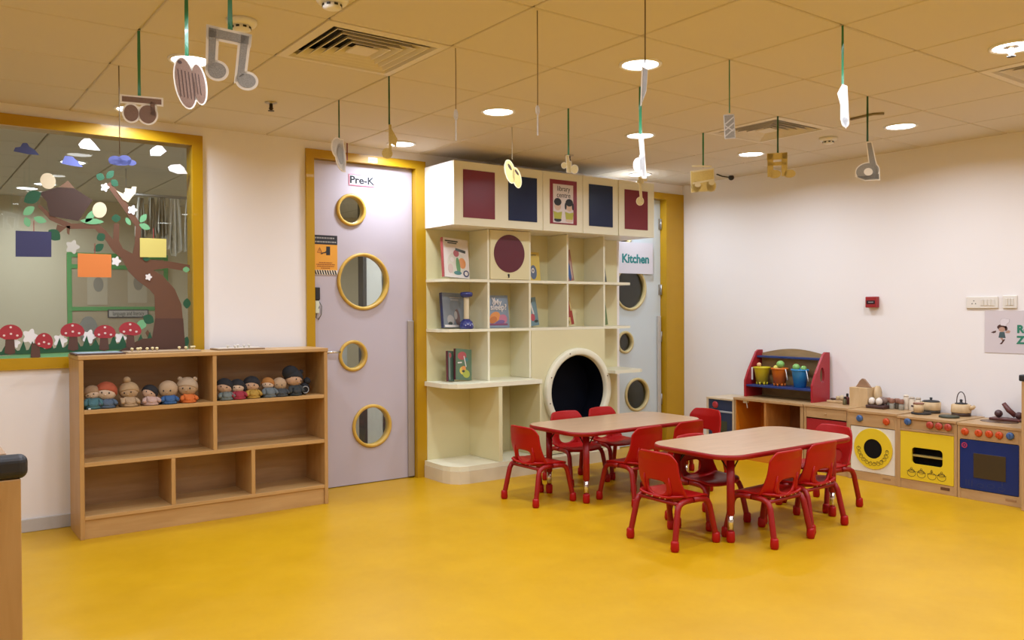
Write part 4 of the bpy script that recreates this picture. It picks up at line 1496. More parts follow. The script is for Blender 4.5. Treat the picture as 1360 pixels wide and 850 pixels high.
for (cx, cy, L_, W_, r) in ((38, 280, 18, 11, -0.6), (53, 292, 18, 9, 0.3), (36, 295, 14, 9, 1.2), (120, 287, 22, 9, -0.9), (122, 294, 32, 8, 0.05), (190, 290, 14, 8, -0.9), (192, 301, 16, 8, 0.4), (170, 294, 12, 6, 1.0),
                            (188, 431, 13, 13, 0.3), (247, 358, 8, 9, 1.6)):
    on(TO, cut(MB(), leafshape(cx, cy, L_, W_, r), 0.0035), 'pale_leaf', PLG, tree)
on(TO, cut(MB(), ell(63.5, 240.5, 11, 10, 0.9), 0.0046), 'blossom', PCR, tree)
on(TO, cut(MB(), ell(132, 279, 9.5, 10.5, 0.2), 0.0046), 'blossom', PCR, tree)
on(TO, cut(MB(), [(154, 253), (165, 258), (166, 250), (174, 251), (175, 248), (181, 248), (180, 256), (175, 262), (170, 269), (163, 265)], 0.0046), 'blossom', PCR, tree)


def flower(cx, cy, r):
    return [(cx + r * (1 + 0.22 * math.cos(5 * a)) * math.cos(a), cy + r * (1 + 0.22 * math.cos(5 * a)) * math.sin(a)) for a in [2 * PI * k / 40 for k in range(40)]]


for (cx, cy, r) in ((139, 249, 5.0), (175.5, 279, 5.5), (154, 347, 5.5), (96, 328, 8), (197, 368, 4)):
    on(TO, cut(MB(), flower(cx, cy, r), 0.0046), 'blossom', PWH if r < 7 else mat('pale_translucent_paper', (0.5, 0.49, 0.43), 0.6), tree)

# grass strip with tufts and blossoms
gs = thing('paper_grass_strip', 'light green paper grass strip with dark pointed tufts along the window bottom', 'window decoration', gp(60, 480))
GO = gp(60, 480)
on(GO, cut(MB(), [(-60, 477), (0, 473), (95, 465), (250, 452), (250, 466), (95, 479), (0, 486), (-60, 490)], 0.0001, 0.0006), 'grass_band', PLG, gs)
tp = [(-60, 466)]
x = -58
k = 0
while x < 200:
    b0 = 470 - 0.07 * (x)
    hgt = 12 + 5 * math.sin(k * 1.9)
    tp += [(x, b0 - 3), (x + 5, b0 - hgt), (x + 9, b0 - 3)]
    x += 12
    k += 1
tp += [(200, 457), (200, 462), (0, 472), (-60, 476)]
on(GO, cut(MB(), tp, 0.003), 'grass_tuft', PG, gs)
for (cx, cy, r) in ((40, 447, 9), (80, 452, 8), (118, 447, 8), (160, 449, 7), (20, 455, 6)):
    on(GO, cut(MB(), flower(cx, cy, r), 0.002), 'blossom', PWH, gs)
# mushrooms
for (cx, cy, rx, ry, sx, sw, sy0, sy1, tilt, lab) in (
        (14, 444, 16, 13, 13, 13, 446, 469, 0, 'red paper mushroom with white dots at the left edge of the window'),
        (58, 455, 12, 13, 47, 12, 456, 474, 0.3, 'tilted red paper mushroom with a round brown stem, lowest on the window'),
        (96, 441, 16, 12, 97, 13, 447, 464, 0, 'red paper mushroom under the green board corner, left of the grey flower pot'),
        (139, 443, 14.5, 11.5, 138, 12, 448, 464, 0, 'red paper mushroom in the middle of the window bottom'),
        (172.5, 439, 15, 11.5, 173, 11, 445, 460, 0.1, 'red paper mushroom beside the foot of the paper tree')):
    o0 = gp(cx, cy)
    t = thing('paper_mushroom', lab, 'window decoration', o0, 0, 'paper mushrooms on the window')
    on(o0, cut(MB(), [(sx - sw * 0.42, sy0), (sx + sw * 0.42, sy0), (sx + sw * 0.55, sy1), (sx, sy1 + 2), (sx - sw * 0.55, sy1)], 0.0045), 'mushroom_stem', mat('brown_stem_paper', (0.10, 0.045, 0.03), 0.7), t)
    cap = []
    for k in range(13):
        a = PI - PI * k / 12
        cap.append((rx * math.cos(a), -ry * math.sin(a)))
    cap += [(rx * 0.92, ry * 0.30), (rx * 0.5, ry * 0.52), (-rx * 0.5, ry * 0.52), (-rx * 0.92, ry * 0.30)]
    c, s = math.cos(tilt), math.sin(tilt)
    on(o0, cut(MB(), [(cx + a * c - b_ * s, cy + a * s + b_ * c) for a, b_ in cap], 0.006), 'mushroom_cap', PRD, t)
    for (a, b_) in ((0.0, -0.72), (0.55, 0.12), (-0.55, 0.12), (0.02, -0.05)):
        on(o0, cut(MB(), ell(cx + a * rx, cy + b_ * ry, 1.7, 1.4, 0, 10), 0.0075), 'white_dot', mat('pinkish_white_dot', (0.75, 0.60, 0.55), 0.6), t)

# clouds
PER = mat('periwinkle_paper', (0.14, 0.17, 0.46), 0.6)
INDG = mat('indigo_paper', (0.045, 0.055, 0.15), 0.6)


def cloud(pts, m, lab):
    o0 = gp(*pts[0])
    mb = cut(MB(), pts, 0.001)
    for v in mb.bm.verts:
        v.co -= o0
    o = mb.build('paper_cloud', m)
    o.location = o0
    tag(o, lab, 'window decoration', 'paper clouds on the window')


cloud([(18, 201), (20, 196), (27, 195), (30, 190), (36, 190), (39, 195), (46, 199), (52, 206), (38, 205)], INDG, 'dark indigo paper cloud at the upper left of the window')
cloud([(104, 192), (108, 187), (112, 184), (119, 184), (125, 190), (133, 200), (121, 199), (107, 197)], PWH, 'large white paper cloud high in the middle of the window')
cloud([(81, 217), (84, 212), (86, 207), (96, 208), (103, 214), (110, 222), (94, 220)], PER, 'blue paper cloud just under a white lamp of the next room')
cloud([(199, 200), (203, 196), (209, 193), (215, 194), (221, 201), (213, 207), (200, 207)], PWH, 'white paper cloud near the right end of the window frame')
cloud([(223, 222), (227, 219), (239, 218), (244, 222), (249, 231), (236, 231), (225, 227)], PWH, 'white pointed paper cloud against the right side of the window frame')

# coloured sheets
for (x0, y0, x1, y1, m, lab) in ((20.5, 306.5, 68, 341.5, mat('navy_sheet', (0.038, 0.040, 0.115), 0.6), 'navy blue paper sheet on the left part of the window'),
                                 (103, 336.5, 147.5, 368.5, mat('orange_sheet', (0.72, 0.22, 0.045), 0.6), 'orange paper sheet in front of the green-edged board'),
                                 (185.5, 316, 220.5, 342, mat('yellow_sheet', (0.68, 0.60, 0.16), 0.6), 'yellow paper sheet beside the paper tree trunk')):
    o0 = gp((x0 + x1) / 2, y0)
    t = thing('paper_sheet', lab, 'window decoration', o0, 0, 'coloured sheets on the window')
    on(o0, cut(MB(), [(x0, y0), (x1, y0 + 1.5), (x1, y1), (x0, y1 - 0.5)], 0.0065), 'sheet', m, t)
    on(o0, cut(MB(), [((x0 + x1) / 2, y0 - 13), ((x0 + x1) / 2 + 1.0, y0 - 13), ((x0 + x1) / 2 + 1.0, y0 + 1), ((x0 + x1) / 2, y0 + 1)], 0.0055), 'hanging_string', mat('red_string', (0.35, 0.06, 0.05), 0.6), t)

# ------------------------------------------------------------------ what shows through the window
YBW = YB - 0.02
bd = thing('display_board', 'tan display board with a green border in the room beyond the window', 'board', (1.8, YBW, 1.3))
BO2 = Vector((1.8, YBW, 1.3))
bx0, bx1, bz0, bz1 = at_y(89, 400, YBW).x, at_y(223, 400, YBW).x, 0.0, at_y(92, 337, YBW).z
on(BO2, MB().box(bx0, bx1, YBW - 0.012, YBW + 0.018, bz0, bz1), 'board_panel', mat('tan_board', (0.42, 0.33, 0.21), 0.7), bd)
GB = mat('green_border', (0.10, 0.33, 0.10), 0.6)
mb = MB()
mb.box(bx0, bx0 + 0.045, YBW - 0.018, YBW - 0.012, bz0, bz1)
mb.box(bx1 - 0.045, bx1, YBW - 0.018, YBW - 0.012, bz0, bz1)
for (pa, hh) in ((340, 0.05), (355, 0.045), (410, 0.042)):
    zz = at_y(150, pa, YBW).z
    mb.box(bx0, bx1, YBW - 0.019, YBW - 0.012, zz - hh / 2, zz + hh / 2)
on(BO2, mb, 'green_border', GB, bd)
for (pa, pb, hh) in ((129, 384, 0.16), (182, 382, 0.14)):
    c = at_y(pa, pb, YBW)
    mb = MB().box(c.x - 0.1, c.x + 0.1, YBW - 0.016, YBW - 0.012, c.z - 0.17, c.z + 0.17)
    pp_ = on(BO2, mb, 'pinned_paper', mat('beige_paper', (0.50, 0.42, 0.30), 0.7), bd)
    mb = MB().slab(ellipse((c.x + 0.01, YBW - 0.0165, c.z + 0.05), 0.05, 0.08, X, Z), (0, -0.001, 0))
    on(BO2, mb, 'grey_drawing', mat('grey_print', (0.28, 0.25, 0.20), 0.7), pp_)
c = at_y(170, 416.5, YBW)
cw = (at_y(199, 416, YBW).x - at_y(145, 416, YBW).x)
lbm = MB().box(c.x - cw / 2, c.x + cw / 2, YBW - 0.022, YBW - 0.013, c.z - 0.045, c.z + 0.045)
lp = on(BO2, lbm, 'title_strip', mat('dark_label', (0.06, 0.05, 0.06), 0.6), bd)
on(BO2, MB().box(c.x - cw / 2 + 0.012, c.x + cw / 2 - 0.012, YBW - 0.0235, YBW - 0.0221, c.z - 0.033, c.z + 0.033), 'title_paper', mat('label_paper', (0.45, 0.41, 0.36), 0.6), lp)
tx = text('lettering', 'language and literacy', 0.062, BLACK, lp, Vector((c.x, YBW - 0.0236, c.z)) - BO2, FACE_Y, xscale=0.62)
c = at_y(117, 436, YBW)
mb = MB().slab(flower(0, 0, 1)[:0] or [Vector((c.x + 0.09 * math.cos(a), YBW - 0.03, c.z - 0.02 + 0.13 * math.sin(a) * (1.15 if math.sin(a) > 0 else 1))) for a in [2 * PI * k / 20 for k in range(20)]], (0, 0.017, 0))
tag(mb.build('grey_pot_picture', mat('grey_cutout', (0.26, 0.25, 0.22), 0.7)), 'grey pot-shaped cut-out on the board beyond the window', 'picture')
# hanging cloths on a rail
ry = 7.6
ra, rb_ = at_y(176, 258, ry), at_y(262, 266, ry)
rail = thing('clothes_rail', 'thin rail with hanging cloths in the room beyond the window', 'rail', (ra.x, ry, ra.z))
MB().tube([(-0.07, 0, 0), (1.37, 0, 0)], 0.012, 10).build('rail_bar', GREY, rail)
for dx in (-0.05, 1.35):
    MB().tube([(dx, 0, 0.01), (dx, 0, CEIL - ra.z)], 0.003, 8).build('rail_wire', GREY, rail)


def cloth(x0, x1, ztop, zbot, m, lab, seed):
    rnd = random.Random(seed)
    bm = bmesh.new()
    n, q = 26, 12
    g = []
    ph = rnd.random() * 6
    for j in range(q + 1):
        row = []
        for i in range(n + 1):
            s, v = i / n, j / q
            pinch = 1 - 0.45 * (1 - v) ** 2
            xx = (x0 + x1) / 2 + (s - 0.5) * (x1 - x0) * pinch
            yy = 0.03 * math.sin(s * 19 + ph + v) * (0.4 + v) + 0.015 * math.sin(s * 37 + ph)
            zz = ztop + (zbot - ztop) * v + 0.03 * math.sin(s * 7 + ph) * v
            row.append(bm.verts.new((xx, yy, zz)))
        g.append(row)
    for j in range(q):
        for i in range(n):
            bm.faces.new((g[j][i], g[j][i + 1], g[j + 1][i + 1], g[j + 1][i])).smooth = True
    me = bpy.data.meshes.new('hanging_cloth')
    bm.to_mesh(me)
    bm.free()
    me.materials.append(m)
    o = bpy.data.objects.new('hanging_cloth', me)
    COL.objects.link(o)
    o.modifiers.new('thickness', 'SOLIDIFY').thickness = 0.004
    o.location = (0, ry, 0)
    tag(o, lab, 'cloth', 'cloths on the rail beyond the window')


GC = mat('grey_cloth', (0.46, 0.43, 0.35), 0.8)
WC = mat('white_cloth', (0.88, 0.86, 0.78), 0.8)
for (pa, pb, za, zb, m, lab, sd) in ((181, 193, 262, 318, GC, 'grey cloth at the left end of the rail beyond the window', 1), (195, 207, 262, 312, GC, 'narrow grey cloth second on the rail beyond the window', 2),
                                     (208, 222, 262, 315, GC, 'grey cloth in the middle of the rail beyond the window', 3), (221, 243, 256, 336, WC, 'long cream white cloth on the rail beyond the window', 4),
                                     (243, 262, 258, 330, WC, 'bright white cloth at the right end of the rail beyond the window', 5)):
    cloth(at_y(pa, 290, ry).x, at_y(pb, 290, ry).x, min(at_y(pa, za, ry).z, ra.z - 0.0135), at_y(pa, zb, ry).z, m, lab, sd)

# ------------------------------------------------------------------ signs
PAPER = mat('laminated_paper', (0.62, 0.60, 0.64), 0.4)
INKB = mat('black_ink', (0.01, 0.01, 0.012), 0.6)
TEAL = mat('teal_ink', (0.02, 0.20, 0.20), 0.6)
GRN = mat('green_ink', (0.02, 0.20, 0.12), 0.6)


def wall_sign(name, lab, px0, py0, px1, py1, y, m=PAPER, th=0.003):
    a, b_ = at_y(px0, (py0 + py1) / 2, y), at_y(px1, (py0 + py1) / 2, y)
    zt, zb = at_y((px0 + px1) / 2, py0, y).z, at_y((px0 + px1) / 2, py1, y).z
    o0 = Vector(((a.x + b_.x) / 2, y, (zt + zb) / 2))
    t = thing(name, lab, 'sign', o0)
    w, h = b_.x - a.x, zt - zb
    MB().box(-w / 2, w / 2, -th, 0.0, -h / 2, h / 2).build('sign_sheet', m, t)
    return t, w, h


DY = YW + 0.0395
t, w, h = wall_sign('room_sign', 'small white Pre-K sign with a pink border at the top of the lavender door', 463, 232.5, 497, 247.5, DY, mat('pink_border', (0.62, 0.16, 0.24), 0.5))
MB().box(-w / 2 + 0.006, w / 2 - 0.006, -0.0042, -0.003, -h / 2 + 0.006, h / 2 - 0.006).build('white_card', PAPER, t)
text('lettering', 'Pre-K', 0.074, INKB, t, (0, -0.0046, -0.001), FACE_Y, bold=0.001, xscale=1.12, thick=0.0013)
t, w, h = wall_sign('warning_poster', 'orange warning poster with a black heading on the lavender door', 416.2, 312.5, 447.8, 365, DY, mat('orange_poster', (0.72, 0.32, 0.03), 0.45))
hb = MB().box(-w / 2, w / 2, -0.0038, -0.003, h / 2 - 0.066, h / 2)
hd = hb.build('black_heading', INKB, t)
tb = MB()
rnd = random.Random(3)
for z in (h / 2 - 0.020, h / 2 - 0.048):
    x = -w / 2 + 0.012
    while x < w / 2 - 0.02:
        l = 0.008 + rnd.random() * 0.012
        tb.box(x, min(x + l, w / 2 - 0.01), -0.0042, -0.0038, z - 0.005, z + 0.005)
        x += l + 0.004
tb.build('heading_text', mat('grey_print2', (0.30, 0.28, 0.25), 0.6), t)
ic = MB()
ic.slab([Vector((-0.045 + a, -0.0038, 0.03 + b_)) for a, b_ in ((-0.02, -0.015), (0.02, -0.015), (0, 0.025))], (0, -0.0006, 0),
        [[Vector((-0.045 + a, -0.0038, 0.03 + b_)) for a, b_ in ((-0.013, -0.011), (0.013, -0.011), (0, 0.016))]])
ic.box(-0.046, -0.044, -0.0044, -0.0038, 0.022, 0.038)
ic.build('warning_triangle', mat('brown_print', (0.30, 0.09, 0.01), 0.6), t)
ic = MB()
ic.box(0.005, 0.035, -0.0044, -0.0038, 0.0, 0.062)
ic.slab([Vector((a, -0.0044, b_)) for a, b_ in ((-0.035, 0.004), (-0.012, 0.014), (0.004, 0.016), (0.004, 0.030), (-0.004, 0.022), (-0.014, 0.020), (-0.036, 0.012))], (0, -0.0006, 0))
ic.build('door_pictogram', INKB, t)
tb = MB()
for z, l in ((-0.055, 0.10), (-0.068, 0.14), (-0.081, 0.13), (-0.094, 0.07)):
    x = -l / 2
    while x < l / 2:
        q = 0.006 + rnd.random() * 0.012
        tb.box(x, min(x + q, l / 2), -0.0042, -0.003, z - 0.003, z + 0.003)
        x += q + 0.003
tb.build('small_print', mat('brown_print', (0.30, 0.09, 0.01), 0.6), t)
MB().box(-w / 2, w / 2, -0.0036, -0.003, -h / 2, -h / 2 + 0.034).build('hazard_ground', mat('pale_stripe', (0.70, 0.62, 0.48), 0.5), t)
hz = MB()
for k in range(9):
    x = -w / 2 + 0.004 + k * (w - 0.01) / 9
    hz.slab([Vector((x, -0.0037, -h / 2 + 0.033)), Vector((x + 0.010, -0.0037, -h / 2 + 0.033)), Vector((x + 0.020, -0.0037, -h / 2 + 0.002)), Vector((x + 0.010, -0.0037, -h / 2 + 0.002))], (0, -0.0006, 0))
hz.build('hazard_stripes', INKB, t)
# small label on the head of the door frame
t, w, h = wall_sign('frame_label', 'tiny white label with blue-green print on the yellow door frame head', 489, 209.5, 501, 216, YW - 0.0185, PAPER, 0.001)
tb = MB()
for k in range(4):
    tb.box(-0.022 + k * 0.012, -0.014 + k * 0.012, -0.0016, -0.001, -0.006, 0.006)
tb.build('label_print', TEAL, t)
# kitchen sign
t, w, h = wall_sign('room_sign', 'white Kitchen sign in teal lettering on the shade-tinted kitchen door', 820, 322, 867, 363.5, YW + 0.036)
text('lettering', 'Kitchen', 0.112, TEAL, t, (0.0, -0.0036, -0.01), FACE_Y, bold=0.002, xscale=1.02, thick=0.0022)
# library poster on the cabinet
t, w, h = wall_sign('library_poster', 'red-bordered library centre poster with two reading children on the overhead cabinet', 730.2, 239.5, 765.8, 298, 5.1888, mat('poster_red', (0.22, 0.012, 0.025), 0.3))
MB().box(-w * 0.39, w * 0.36, -0.0038, -0.003, -h * 0.47, h * 0.40).build('white_sheet', mat('poster_white', (0.66, 0.60, 0.58), 0.35), t)
text('lettering', 'library', 0.058, INKB, t, (0.0, -0.0042, h * 0.30), FACE_Y, xscale=0.9)
text('lettering', 'centre', 0.058, INKB, t, (0.0, -0.0042, h * 0.155), FACE_Y, xscale=0.95)
for (cx, hair) in ((-0.062, 0), (0.058, 1)):
    kb = MB().slab(ellipse((cx, -0.0038, -0.035), 0.034, 0.034, X, Z), (0, -0.0005, 0))
    kb.build('drawn_face', mat('drawn_skin', (0.62, 0.46, 0.34), 0.6), t)
    kb = MB()
    kb.slab(ellipse((cx, -0.0044, 0.0), 0.038, 0.030, X, Z), (0, -0.0005, 0))
    if hair:
        kb.slab(ellipse((cx - 0.038, -0.0042, -0.03), 0.010, 0.028, X, Z), (0, -0.0005, 0))
        kb.slab(ellipse((cx + 0.038, -0.0042, -0.03), 0.010, 0.028, X, Z), (0, -0.0005, 0))
    kb.build('drawn_hair', mat('drawn_dark', (0.02, 0.025, 0.03), 0.6), t)
    kb = MB().slab([Vector((cx + a, -0.0046, b_)) for a, b_ in ((-0.045, -0.075), (0, -0.085), (0.045, -0.075), (0.036, -0.135), (-0.036, -0.135))], (0, -0.0005, 0))
    kb.build('drawn_book', mat('drawn_lime', (0.42, 0.42, 0.06), 0.6), t)
    kb = MB().slab(ellipse((cx, -0.0042, -0.143), 0.038, 0.016, X, Z), (0, -0.0005, 0))
    kb.build('drawn_legs', mat('drawn_dark', (0.02, 0.025, 0.03), 0.6) if not hair else mat('drawn_skin', (0.62, 0.46, 0.34), 0.6), t)
# access reader and cord on the door
p = at_y(420, 390, YW + 0.04)
t = thing('card_reader', 'small black card reader with a white tag and grey cord, on the lavender door edge', 'reader', (p.x, YW + 0.0395, p.z))
MB().box(-0.018, 0.02, -0.025, 0.0, -0.045, 0.045, 0.005).build('reader_body', BLACK, t)
MB().box(-0.016, 0.014, -0.022, -0.004, -0.14, -0.05, 0.003).build('white_tag', mat('pale_green_tag', (0.62, 0.66, 0.52), 0.5), t)
MB().tube([(0.012, -0.012, -0.045), (0.035, -0.012, -0.09), (0.032, -0.012, -0.15), (0.010, -0.012, -0.185), (-0.008, -0.012, -0.17), (0.0, -0.012, -0.13), (0.014, -0.024, -0.09)], 0.0035, 8).build('cord', mat('grey_cord', (0.16, 0.16, 0.13), 0.5), t)

# right wall: call point, switches and role play sign
def rw_box(px0, py0, px1, py1):
    a, b_ = at_x(px0, (py0 + py1) / 2, XW), at_x(px1, (py0 + py1) / 2, XW)
    zt, zb = at_x((px0 + px1) / 2, py0, XW).z, at_x((px0 + px1) / 2, py1, XW).z
    return a.y, b_.y, zb, zt


ya, yb_, zb, zt = rw_box(1153.3, 394, 1168, 408.5)
o0 = Vector((XW, (ya + yb_) / 2, (zb + zt) / 2))
hw, hh = (ya - yb_) / 2, (zt - zb) / 2
t = thing('fire_call_point', 'square red fire alarm call point on the white wall', 'fire alarm', o0)
MB().box(-0.045, 0, -hw, hw, -hh, hh, 0.005).build('red_housing', mat('alarm_red', (0.30, 0.012, 0.015), 0.4), t)
MB().box(-0.048, -0.044, -hw * 0.75, hw * 0.75, -hh * 0.35, hh * 0.30, 0.001).build('dark_window', mat('dark_window', (0.03, 0.015, 0.02), 0.25), t)
MB().box(-0.0485, -0.047, -hw * 0.5, hw * 0.4, -hh * 0.08, hh * 0.06).build('grey_print', mat('grey_print3', (0.30, 0.26, 0.26), 0.5), t)
for (px0, py0, px1, py1, nsw, sock, lab) in ((1284, 394, 1326.5, 409.5, 4, True, 'long white socket and switch plate above the chef sign'), (1332.5, 392.5, 1351.5, 409.5, 3, False, 'short white switch plate, right of the long plate')):
    ya, yb_, zb, zt = rw_box(px0, py0, px1, py1)
    o0 = Vector((XW, (ya + yb_) / 2, (zb + zt) / 2))
    hw, hh = (ya - yb_) / 2, (zt - zb) / 2
    t = thing('switch_plate', lab, 'switch', o0, 0, 'white switch plates on the right wall')
    MB().box(-0.014, 0, -hw, hw, -hh, hh, 0.004).build('plate', mat('ivory_plate', (0.74, 0.70, 0.62), 0.35), t)
    s0 = -hw + 0.018
    span = (2 * hw - 0.036) * (0.55 if sock else 1.0)
    for k in range(nsw):
        yc = s0 + span * (k + 0.5) / nsw
        MB().box(-0.019, -0.013, yc - span / nsw * 0.40, yc + span / nsw * 0.40, -hh * 0.55, hh * 0.55, 0.002).build('rocker', mat('ivory_rocker', (0.70, 0.66, 0.58), 0.3), t)
    if sock:
        sb = MB()
        for (dy, dz) in ((0.0, 0.012), (0.012, -0.008), (-0.012, -0.008)):
            sb.lathe([(0.004, 0.0141), (0.003, 0.0148)], (0, hw - 0.055 + dy, dz), 'x', 10)
        sb.build('socket_hole', BLACK, t)
ya, yb_, zb, zt = rw_box(1308, 412.5, 1368, 469)
o0 = Vector((XW, (ya + yb_) / 2, (zb + zt) / 2))
hw, hh = (ya - yb_) / 2, (zt - zb) / 2
t = thing('chef_sign', 'white sign with a little chef and green letters on the right wall', 'sign', o0)
MB().box(-0.004, 0, -hw, hw, -hh, hh).build('sign_sheet', mat('lilac_paper', (0.62, 0.56, 0.57), 0.4), t)


def sp(px, py, d=-0.0045):
    p = at_x(px, py, XW)
    return Vector((d, p.y - o0.y, p.z - o0.z))


def flat(parent, nm, m, pts, th=0.0006, d=-0.0042):
    MB().slab([sp(a, b_, d) for a, b_ in pts], (-th, 0, 0)).build(nm, m, parent)


HAIRM = mat('drawn_brown_hair', (0.07, 0.025, 0.018), 0.6)
SKINM = mat('drawn_tan_skin', (0.45, 0.27, 0.19), 0.6)
hat = [(1329.5, 432), (1328.7, 426.5), (1330.5, 423.8), (1333.5, 422.8), (1337, 423.6), (1341, 424), (1340.5, 428), (1337.5, 430), (1337, 433)]
flat(t, 'chef_hat', mat('hat_line', (0.42, 0.37, 0.38), 0.6), [(a + (a - 1334.5) * 0.07, b_ + (b_ - 428) * 0.07) for a, b_ in hat])
flat(t, 'chef_hat', mat('hat_white', (0.68, 0.63, 0.64), 0.6), hat, 0.0006, -0.0050)
flat(t, 'drawn_hair', HAIRM, ell(1331, 434.5, 6.3, 3.8))
flat(t, 'drawn_hair', HAIRM, ell(1336.5, 436.5, 2.0, 3.0))
flat(t, 'drawn_face', SKINM, ell(1331, 437.5, 4.3, 3.2), 0.0006, -0.0050)
flat(t, 'drawn_dress', mat('drawn_teal_dress', (0.05, 0.09, 0.10), 0.6), [(1328, 441), (1334.5, 441), (1336, 449), (1326.5, 448.5)])
flat(t, 'drawn_arm', SKINM, [(1335, 441), (1340, 438.5), (1342.5, 440), (1341, 442.5), (1337, 442.5)])
flat(t, 'drawn_whisk', HAIRM, [(1316.5, 441.5), (1320, 439.8), (1323.5, 439), (1323, 441.5), (1320, 442.6)])
flat(t, 'drawn_leg', HAIRM, [(1332, 451), (1335.5, 450.5), (1334, 453), (1331, 457), (1328, 457), (1331, 454)])
flat(t, 'drawn_leg', SKINM, [(1328.5, 448.5), (1332, 448.5), (1333, 452), (1331, 452)])
for body, px, py in (('Ro', 1351, 437.5), ('Zo', 1351, 452)):
    text('lettering', body, 0.072, GRN, t, sp(px, py, -0.0048), FACE_X, 'LEFT', bold=0.002, thick=0.0015)
# ------------------------------------------------------------------ rag dolls on the toy shelf
SHZ = 0.7295


def cloth_mat(name, col):
    return mat(name, col, 0.85, noise=0.12, nscale=60, bump=0.15, bscale=260)


SKIN1 = cloth_mat('doll_skin', (0.50, 0.33, 0.22))
SKIN2 = cloth_mat('doll_skin_pale', (0.58, 0.45, 0.34))
SKIN3 = cloth_mat('doll_skin_tan', (0.42, 0.29, 0.17))
HBLK = cloth_mat('doll_black_hair', (0.012, 0.012, 0.014))
HRED = cloth_mat('doll_red_hair', (0.34, 0.07, 0.025))
HBRN = cloth_mat('doll_tan_hair', (0.30, 0.19, 0.10))
EYEM = mat('doll_eye', (0.02, 0.015, 0.012), 0.3)


def doll(lab, px, pyb, r, skin, hair, dress, hat='cap', lean=0.0, y=5.30, zrise=0.0, turn=0.0):
    """px: head centre column; pyb: row of the head centre; r: head radius in metres"""
    c = at_y(px, pyb, y)
    o0 = Vector((c.x, y, SHZ))
    t = thing('rag_doll', lab, 'doll', o0, 0, 'rag dolls on the toy shelf')
    hz = max(c.z - SHZ, r + 0.012)
    # soft body with arms and legs: one skin-grown mesh
    me = bpy.data.meshes.new('body')
    V = [(0, 0.01, max(0.03, hz - r * 1.0)), (0, -0.01, max(0.028, hz - r * 1.3)), (lean * 0.02, -0.045, 0.030), (0.038, -0.03, max(0.035, hz - r * 1.15)), (0.043, -0.062, 0.020), (-0.038, -0.03, max(0.035, hz - r * 1.15)), (-0.043, -0.062, 0.020),
         (0.022, -0.065, 0.018), (-0.022, -0.065, 0.018)]
    E_ = [(0, 1), (1, 2), (1, 3), (3, 4), (1, 5), (5, 6), (2, 7), (2, 8)]
    me.from_pydata(V, E_, [])
    o = bpy.data.objects.new('body', me)
    COL.objects.link(o)
    o.parent = t
    sk = o.modifiers.new('skin', 'SKIN')
    r *= 1.14
    rad = [0.018, 0.028, 0.030, 0.016, 0.012, 0.016, 0.012, 0.013, 0.013]
    for i, rr in enumerate(rad):
        me.skin_vertices[0].data[i].radius = (rr, rr * 0.9)
    me.skin_vertices[0].data[1].use_root = True
    o.modifiers.new('sub', 'SUBSURF').levels = 1
    o.modifiers['sub'].render_levels = 1
    me.materials.append(dress)
    # dress hem spread on the shelf
    mb = MB()
    rings = []
    for (s, z) in ((0.25, max(0.042, hz - r * 1.0)), (0.7, 0.034), (1.0, 0.012), (1.02, 0.003), (0.9, 0.001)):
        rings.append([Vector((0.050 * s * math.cos(a) * (1 + 0.10 * math.sin(5 * a + lean)), -0.012 + 0.058 * s * math.sin(a) * (1 + 0.08 * math.cos(4 * a)), z)) for a in [2 * PI * k / 28 for k in range(28)]])
    mb.rings(rings)
    mb.build('dress', dress, t)
    R_ = Matrix.Rotation(lean, 3, 'Y') @ Matrix.Rotation(turn - 0.35, 3, 'Z')
    hc_ = Vector((0, 0, hz))
    hd = MB().ball(hc_, r * 1.06, r * 0.95, r, 20, R_).build('head', skin, t)
    eb = MB()
    for s in (-1, 1):
        eb.ball(hc_ + R_ @ Vector((s * r * 0.36, -r * 0.90, -r * 0.08)), r * 0.085, r * 0.06, r * 0.10, 8)
    eb.build('eyes', EYEM, hd)
    MB().ball(hc_ + R_ @ Vector((0, -r * 0.97, -r * 0.30)), r * 0.10, r * 0.07, r * 0.08, 8).build('nose', skin, hd)
    if hat != 'none':
        hb = MB()
        n = 24
        rings = []
        for k in range(9):
            ph = PI / 2 - (PI * 0.62) * k / 8
            ring = []
            for q in range(n):
                a = 2 * PI * q / n
                p = Vector((r * 1.12 * math.cos(ph) * math.cos(a), r * 1.02 * math.cos(ph) * math.sin(a), r * 1.08 * math.sin(ph)))
                front = max(0, -math.sin(a))
                lim = r * 0.30 * front
                if p.z < lim:
                    p.z = lim + (p.z - lim) * (1 - 0.92 * front)
                ring.append(hc_ + R_ @ (p + Vector((0, r * 0.03, 0))))
            rings.append(ring)
        hb.rings(rings)
        if hat == 'bun':
            hb.ball(hc_ + R_ @ Vector((0.0, 0.0, r * 1.25)), r * 0.42)
        if hat == 'pigtails':
            for s in (-1, 1):
                hb.ball(hc_ + R_ @ Vector((s * r * 1.05, 0, -r * 0.25)), r * 0.34, r * 0.30, r * 0.52)
        if hat == 'big':
            hb.ball(hc_ + R_ @ Vector((-r * 0.55, r * 0.2, r * 0.45)), r * 0.95, r * 0.8, r * 0.85)
            hb.ball(hc_ + R_ @ Vector((r * 0.75, 0, r * 0.95)), r * 0.28)
        if hat == 'ears':
            for s in (-1, 1):
                hb.ball(hc_ + R_ @ Vector((s * r * 0.75, 0, r * 0.85)), r * 0.26)
        hb.build('hair', hair, hd)
    return t


